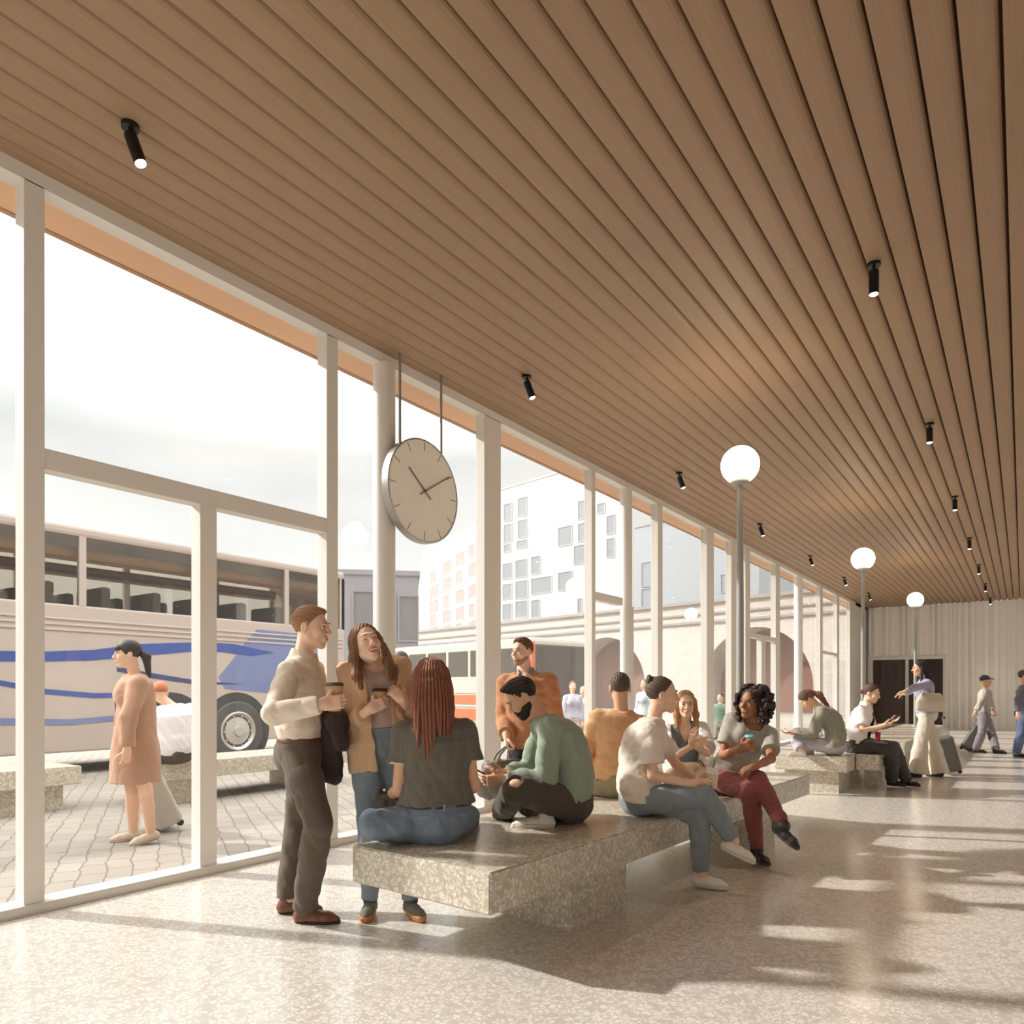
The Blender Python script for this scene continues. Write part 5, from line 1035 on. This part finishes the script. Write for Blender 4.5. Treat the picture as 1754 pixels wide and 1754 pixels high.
woman_ponytail()
# P11 seated person in uniform
def person_uniform():
    pel = np.array([-1.84, 10.66, BTOP+.105])
    f = Fig(pel, (1481, 1216, 0), (1490, 1193, 0), 1.0, 1, hip=82, chest=74, face=(72, 16, 0), sag=.02, bulk=1.05, hs=1.02)
    dp = pel@Fv
    f.limb_leg('r', (1541, 1284, 0), foot_on(1527, 1335, .10)); f.limb_leg('l', (1546, 1281, 1), foot_on(1552, 1335, .10))
    f.limb_arm('r', (1478, 1252, -1), (1512, 1243, 0)); f.limb_arm('l', (1494, 1253, 1), (1516, 1240, 0))
    f.set_foot('r', fdir(80, pel)); f.set_foot('l', fdir(72, pel))
    root = make_root(f, BTOP, 'person in white uniform shirt and black tie sitting on the bench with a phone')
    solid('body', f.body({'r': dict(d=(.9, .25, 0), n=(.0, .9, .3), curl=.5), 'l': dict(d=(.9, .2, 0), n=(0, .8, -.4), curl=.5)}, seat=BTOP+.004), .0065, skin('fair'), root)
    solid('shirt', f.top_prims(.011, .06, .36, ([0, .3, .6, .9], [.006, .018, .014, .0]), 'collar', loose=.016), .0065, cloth('white_uniform', (236, 230, 226)), root, wrinkle(.003, .1, 25))
    solid('tie', [cone(f.tp(.97, 0, .075), f.tp(.70, 0, .150), .012, .020, .01), cone(f.tp(.70, 0, .150), f.tp(.2, 0, .130), .020, .026, .01)], .006, cloth('black_tie', (34, 32, 34)), root)
    for g in (1, -1): solid('epaulette', [rbox(f.arm['l' if g > 0 else 'r'][0]+f.ax*.062, (.045, .022, .006), .005, np.stack([f.lc, f.fc, f.ax]), .002)], .005, cloth('epaulette_grey', (84, 84, 92)), root)
    solid('trousers', f.bottom_prims(.014, .10, .97, .008, .022, seat=BTOP+.002), .0065, cloth('dark_grey_trousers', (76, 72, 70)), root, wrinkle(.004, .1, 26))
    solid('belt', f.belt_prims(.019, .07, .105), .006, M_BLACK, root)
    bt = mat('black_leather', (40, 36, 34), .3)
    for sd in 'lr': f.shoe(sd, root, bt, M_BRSOLE, collar=.05, vs=.006)
    h = hairm('mid_brown', (92, 66, 52)); hair_short(f, root, h, .006, th=.008); solid('hair_bun', [ball(f.hl(0, -.112, -.01), .032, .01)], .006, h, root); face_parts(f, root, h, (201, 130, 115), .007)
    c = (f.hands['r'][0]+f.hands['l'][0])/2+vdir(.5, .5, 0, pel)*.05; R_ = Matrix.Translation(tuple(c)) @ Matrix.Rotation(YAW, 4, 'Z') @ Matrix.Rotation(-.6, 4, 'Y')
    o = MB().box((-.078, -.036, -.005), (.078, .036, .005), .004, R_).build('phone', M_BLACK, None, False, tuple(c)); tag(o, 'black phone held by the person in a white uniform shirt', 'phone')
    c = at(1521, 1277, dp-.05); k = f.leg['r']; c = k[0]+(k[1]-k[0])*.62+Uv*.094
    cup(c, .10, .030, .034, mat('red_cup', (150, 28, 34), .5), mat('red_lid', (136, 24, 30), .4), 'red drinks cup resting on the lap of the person in uniform', lidh=.006, name='red_cup')
person_uniform()
# P12 woman in lilac with a shoulder bag and a suitcase
def woman_lilac():
    D = 11.1; pel = at(1586, 1224, D)
    f = Fig(pel, (1584, 1166, 0), (1577, 1148, 0), 1.0, 1, hip=-80, chest=-74, face=(-80, 6, 0), sag=.0, hs=.98)
    f.limb_leg('l', (1577, 1272, -1), foot_on(1572, 1322)); f.limb_leg('r', (1597, 1272, 1), foot_on(1609, 1321))
    f.limb_arm('l', (1567, 1178, -1), (1552, 1184, -1)); f.limb_arm('r', (1565, 1182, 1), (1548, 1188, 1))
    f.set_foot('l', fdir(-85, pel)); f.set_foot('r', fdir(-95, pel))
    root = make_root(f, None, 'woman in lilac sweater and cream flared trousers reaching forward, shoulder bag')
    solid('body', f.body({q: dict(d=(-.9, -.2, 0), n=(0, -.9, .2), curl=.5) for q in 'lr'}), .0075, skin('tan'), root)
    solid('sweater', f.top_prims(.012, .05, .95, ([0, .3, .6, .9], [.008, .016, .012, .0]), 'crew', loose=.008), .007, cloth('lilac_knit', (172, 168, 196)), root, wrinkle(.003, .09, 27))
    solid('trousers', f.bottom_prims(.014, .20, 1.06, .022, .075), .007, cloth('cream_trousers', (216, 204, 186)), root, wrinkle(.004, .12, 28, (1, 1, .3)))
    for sd in 'lr': f.shoe(sd, root, M_BRSOLE, M_BRSOLE, collar=.0, vs=.008)
    h = hairm('very_dark', (50, 38, 34)); P = [f.hell((0, -.020, .038), (.082, .10, .087), .01), face_cut(f, .060, .078, .85, -.52)]
    P += [cone(f.hl(0, -.07, .0), f.hl(0, -.10, -.20), .065, .060, .03), cone(f.hl(0, -.10, -.20), f.tp(.62, .0, -.17), .060, .030, .03), f.hell((0, .022, -.026), (.066, .082, .088), .006, 's')]
    for g in (1, -1): P.append(cone(f.hl(g*.072, -.02, .0), f.hl(g*.080, .01, -.20), .024, .018, .02))
    solid('hair', P, .006, h, root, lambda x, y, z: .002*np.sin(x*300+y*260)); face_parts(f, root, h, (184, 121, 109), .002)
    c = at(1594, 1203, D-.26); ax = np.stack([vdir(1, 0, 0, c), vdir(0, 0, 1, c), Uv]); bm_ = mat('beige_leather', (214, 202, 178), .5, bump=.1)
    b = solid('shoulder_bag', [rbox(c-Uv*.04, (.20, .065, .10), .06, ax, .03), rbox(c+Uv*.05, (.15, .05, .09), .05, ax, .05)], .007, bm_, None, None, c-Uv*.14); tag(b, 'cream shoulder bag on the arm of the woman in lilac', 'bag')
    sh = f.arm['l'][0]; MB().tube([tuple(c-ax[0]*.12+Uv*.08), tuple(sh+Uv*.065-f.lc*.02), tuple(c+ax[0]*.06+Uv*.10)], .012, 8).build('handle', bm_, b, True)
    suitcase(on_z(1632, 1327), (1, 0, .2), 'grey wheeled suitcase behind the woman in lilac', (104, 102, 92), 14)
def suitcase(base, d, label, rgb, lean):
    u = vdir(*d, base); w = np.cross(Uv, u); a = math.radians(lean); up = Uv*math.cos(a)-u*math.sin(a); dp = np.cross(w, up); ax = np.stack([w, dp, up]); c = base+up*.34
    m = mat('case_%d_%d_%d' % rgb, rgb, .5, bump=.1)
    o = solid('suitcase', [rbox(c, (.20, .12, .28), .05, ax, .01)]+[rbox(c+w*x, (.010, .128, .24), .008, ax, .01) for x in (-.12, -.04, .04, .12)], .007, m, None, None, base); tag(o, label, 'suitcase')
    for g in (-1, 1): MB().tube([tuple(c+w*g*.08+up*.27+dp*.09), tuple(c+w*g*.08+up*.56+dp*.09)], .008, 8).build('handle_tube', M_STEEL, o)
    MB().tube([tuple(c-w*.09+up*.56+dp*.09), tuple(c+w*.09+up*.56+dp*.09)], .014, 8).build('handle', M_BLACK, o)
    for g in (-1, 1):
        q = c+w*g*.15-up*.29+dp*.08; MB().tube([tuple(q-w*.015), tuple(q+w*.015)], .03, 14).build('wheel', M_BLACK, o)
woman_lilac()
# simple builder for walkers and distant people
def plain(label, px, D, ypel, yneck, yhead, a, s, fem, col_top, col_bot, sk, hair, legs, arms, hem=.04, coat=None, vs=.010, hairlen=0, cap=None, sleeve=.95, length=.98):
    pel = at(px, ypel, D) if not isinstance(px, np.ndarray) else px; q = CAM+0; x0 = CX+FPX*((pel-CAM)@Rv)/(pel@Fv)
    f = Fig(pel, (x0+(yneck[0] if isinstance(yneck, tuple) else 0), yneck[1] if isinstance(yneck, tuple) else yneck, 0), (x0+(yhead[0] if isinstance(yhead, tuple) else 0), yhead[1] if isinstance(yhead, tuple) else yhead, 0), s, fem, hip=a, chest=a, face=(a, 3, 0), sag=.01)
    for sd, (kn, an) in legs.items(): f.limb_leg(sd, kn, an); f.set_foot(sd, fdir(a, pel))
    for sd, (el, wr) in arms.items(): f.limb_arm(sd, el, wr)
    return f
def dress(f, root, top, bot, sk, hair, vs=.010, hem=.04, sleeve=.95, length=.98, hairlen=0, shoes=(60, 54, 50), seat=None, ease=None, cuff=.02):
    solid('body', f.body(seat=seat), vs*.8, skin(sk), root); solid('top', f.top_prims(.016, hem, sleeve, ease, 'crew', loose=.01), vs*.8, top, root, wrinkle(.004, .1, 3))
    solid('trousers', f.bottom_prims(.013, .2, length, .006, cuff, seat=seat), vs*.8, bot, root, wrinkle(.003, .1, 4))
    m = mat('shoe_%d_%d_%d' % shoes, shoes, .6)
    for sd in 'lr': f.shoe(sd, root, m, M_BRSOLE, collar=.0, vs=.009)
    if hair is not None:
        P = [f.hell((0, -.018, .037), (.081, .100, .090), .01), face_cut(f)]
        if hairlen: P += [cone(f.hl(0, -.06, .0), f.hl(0, -.08, -hairlen), .065, .05, .03)]
        solid('hair', P, vs*.7, hair, root)
P_ = plain('', 1685, 15.3, 1224, (4, 1176), (3, 1163), 88, .98, 0, None, None, None, None, {'l': ((1698, 1254, 1), foot_on(1706, 1283)), 'r': ((1682, 1256, -1), foot_on(1672, 1282))}, {'l': ((1694, 1198, 1), (1700, 1214, 0)), 'r': ((1682, 1200, -1), (1670, 1222, 0))})
root = make_root(P_, None, 'grey walker in dark cap at right, pulling a case past the ribbed wall')
dress(P_, root, cloth('pale_grey_top', (186, 180, 172)), cloth('grey_lilac_trousers', (140, 132, 138)), 'tan', None)
solid('cap', [P_.hell((0, -.014, .045), (.082, .102, .085), .01), face_cut(P_, .08, .045, .3, -.95), P_.hell((0, .10, .052), (.06, .06, .012), .01)], .007, cloth('dark_cap', (82, 80, 92)), root)
suitcase(on_z(1652, 1287), (-1, 0, .1), 'dark green wheeled suitcase of the grey walker at right', (74, 74, 64), 30)
P_ = plain('', 1754, 14.1, 1222, (2, 1168), (1, 1154), 88, 1.0, 0, None, None, None, None, {'l': ((1766, 1258, 1), foot_on(1772, 1290)), 'r': ((1748, 1260, -1), foot_on(1741, 1289))}, {'l': ((1762, 1198, 1), (1768, 1216, 0)), 'r': ((1745, 1198, -1), (1744, 1220, 0))})
root = make_root(P_, None, 'walker in blue-grey jacket and jeans at the right edge of the photo'); dress(P_, root, cloth('slate_jacket', (116, 114, 130)), cloth('walker_jeans', (98, 110, 142)), 'fair', hairm('dark_brown', (92, 76, 64)))
# ------------------------------------------------------------------ people outside the glass
def woman_coat():
    D = 6.25; pel = at(232, 1268, D)
    f = Fig(pel, (232, 1142, 0), (214, 1108, 0), 1.04, 1, hip=-84, chest=-82, face=(-84, 4, 0), sag=.0, hs=.98)
    f.limb_leg('r', (226, 1362, 1), foot_on(228, 1422)); f.limb_leg('l', (250, 1360, -1), foot_on(258, 1423, .11))
    f.limb_arm('l', (221, 1230, -1), (218, 1284, -1)); f.limb_arm('r', (226, 1228, 1), (222, 1284, 0))
    f.set_foot('r', fdir(-84, pel)); f.set_foot('l', unit(fdir(-84, pel)+np.array([0, 0, -.2])), unit(np.array([0, 0, 1])-fdir(-84, pel)*-.2))
    root = make_root(f, None, 'woman walking outside in a camel coat with dark ponytail and fringe')
    solid('body', f.body({'l': dict(d=(-.1, -1, 0), n=(-.3, 0, .9), curl=.8), 'r': dict(d=(-.1, -1, 0), n=(.3, 0, -.9), curl=.5)}), .006, skin('fair'), root)
    P = f.top_prims(.022, -.56, .93, ([-.6, -.1, .2, .5, .8], [.03, .012, .030, .020, .004]), 'crew', nr=.08, loose=.014, bust=True)
    W = TW[1]; P[0] = custom_coat(f, .026, -.62); P.append(f.front_gap(-1, 1.1, .0, .014, .0))
    solid('coat', P, .006, cloth('camel_coat', (188, 148, 124)), root, wrinkle(.004, .12, 30, (1, 1, .4)))
    MB().tube([tuple(f.tp(t, .012, d)) for t, d in ((1.0, .085), (.85, .125), (.6, .150), (.3, .145))], .010, 6).build('lapel_edge', mat('dark_lapel', (70, 58, 54), .8), root)
    sm = mat('nude_shoe', (210, 192, 172), .6)
    for sd in 'lr': f.shoe(sd, root, sm, sm, collar=-.02, cr=.036, sole=.012)
    h = hairm('dark_hair', (56, 46, 42)); P = [f.hell((0, -.018, .038), (.081, .100, .088), .01), face_cut(f, .062, .050, .85, -.52), f.hell((0, .072, .052), (.058, .030, .032), .012)]
    solid('hair', P, .005, h, root); solid('ponytail', [cone(f.hl(0, -.095, .02), f.hl(0, -.145, -.03), .020, .036, .02), cone(f.hl(0, -.145, -.03), f.hl(0, -.155, -.20), .036, .020, .02)], .005, h, root); face_parts(f, root, h, (205, 130, 120), .003)
    suitcase(on_z(290, 1420), (1, 0, .3), 'pale grey suitcase trailed by the woman in a camel coat', (196, 190, 182), 24)
def custom_coat(f, e, t0):
    W = TW[1]*f.sc; Dd = TD[1]*f.sc
    def g(X, Y, Z):
        t, x, y = f.tc(X, Y, Z); w = np.interp(t, [-.62, -.1, .1, .3, .42, .6, .78, .9, .97, 1.03], np.array([.20, .185, .178, .168, .160, .158, .155, .148, .095, .055])*f.sc)+e; d = np.interp(t, [-.62, -.1, .1, .42, .78, .9, .97, 1.03], np.array([.165, .15, .135, .125, .115, .095, .066, .052])*f.sc)+e
        k0 = np.sqrt((x/w)**2+(y/d)**2); k1 = np.sqrt((x/w**2)**2+(y/d**2)**2); return np.maximum(np.maximum(k0*(k0-1)/np.maximum(k1, 1e-5), (t-1.0)*f.L), (t0-t)*f.L)
    return Prim(g, f.pel-.75, f.neck+.35, .02)
woman_coat()
def man_white():
    pel = at(302, 1318, 8.35); pel[2] = BTOP+.11
    f = Fig(pel, (296, 1222, 0), (289, 1202, 0), 1.04, 0, hip=180, chest=184, face=(176, 4, 0), sag=.04, bulk=1.12); dp = pel@Fv
    f.limb_leg('l', (270, 1312, 1), at(285, 1322, dp+.4)); f.limb_leg('r', (335, 1312, 1), at(318, 1322, dp+.4)); f.limb_arm('l', (261, 1276, 0), (280, 1302, 1)); f.limb_arm('r', (343, 1276, 0), (322, 1302, 1))
    for sd, a in (('l', 120), ('r', 240)): f.set_foot(sd, fdir(a, pel))
    root = make_root(f, BTOP, 'man in white shirt and rust cap sitting outside with his back turned'); dress(f, root, cloth('bright_white_shirt', (238, 234, 236)), cloth('charcoal_trousers', (88, 80, 72)), 'fair', None, .008, hem=.0, seat=BTOP+.004, ease=([0, .3, .6], [.008, .018, .010]))
    solid('cap', [f.hell((0, -.014, .042), (.082, .102, .088), .01), face_cut(f, .09, .02, .25, -.97), plane_cut(f.hl(0, 0, .0), -f.A[2], .006)], .006, cloth('rust_cap', (190, 118, 88)), root)
man_white()
for px, D, yp, yn, yh, a, s, fem, ct, cb, sk, hr, lab in (
    (981, 15.4, 1232, 1178, 1164, 12, .96, 1, (190, 188, 204), (206, 196, 184), 'fair', (168, 86, 58), 'red-haired person in pale lavender top standing outside by the minibus'),
    (999, 15.6, 1236, 1186, 1173, -20, .90, 1, (214, 208, 212), (208, 200, 188), 'fair', (208, 176, 130), 'fair-haired person in white standing outside beside the red-haired one'),
    (1104, 15.5, 1228, 1177, 1163, -40, .97, 1, (188, 198, 204), (170, 168, 166), 'fair', (120, 108, 106), 'person in grey hat and pale blue top standing outside before the arches'),
    (688, 7.7, 1252, 1150, 1124, 150, 1.0, 0, (172, 164, 156), (120, 112, 108), 'tan', (96, 84, 74), 'passer-by in grey outside the glass, just behind the laughing woman'),
    (1234, 19.5, 1240, 1205, 1194, -30, .98, 0, (108, 134, 116), (150, 140, 132), 'fair', (80, 66, 58), 'person in dark green top standing outside by the large arch')):
    pel = at(px, yp, D); k = FPX/D; f = Fig(pel, (px, yn, 0), (px, yh, 0), s, fem, hip=a, chest=a, face=(a, 0, 0), sag=.0); zp = pel[2]
    for sd, g in (('l', 1), ('r', -1)):
        an = pel+f.lh*g*.10; an[2] = .09; kn = (f.leg[sd][0]+an)/2+f.fh*.02; f.limb_leg(sd, kn, an); f.set_foot(sd, f.fh)
        sh = f.arm[sd][0]; el = sh+f.lc*g*.05*s-Uv*.29*s; f.limb_arm(sd, el, el+f.fc*.08*s-Uv*.23*s)
    root = make_root(f, None, lab); dress(f, root, cloth('top_%d_%d' % (px, D), ct), cloth('bottom_%d_%d' % (px, D), cb), sk, hairm('hair_%d' % px, hr), .012 if D > 10 else .009, hairlen=.12 if fem else 0)
# ------------------------------------------------------------------ bright haze in the outside air
def haze():
    m = bpy.data.materials.new('haze'); m.use_nodes = True; N = m.node_tree.nodes; L = m.node_tree.links; N.clear()
    v = N.new('ShaderNodeVolumeScatter'); v.inputs['Color'].default_value = (1, .985, .96, 1); v.inputs['Density'].default_value = .0026; v.inputs['Anisotropy'].default_value = .2
    o = N.new('ShaderNodeOutputMaterial'); L.new(v.outputs[0], o.inputs['Volume'])
    h = MB().box((-140, -38, .01), (XW-.6, 200, 26)).build('haze', m); tag(h, 'bright haze filling the air outside the glass', 'haze', kind='stuff')
    h.visible_shadow = True
haze()
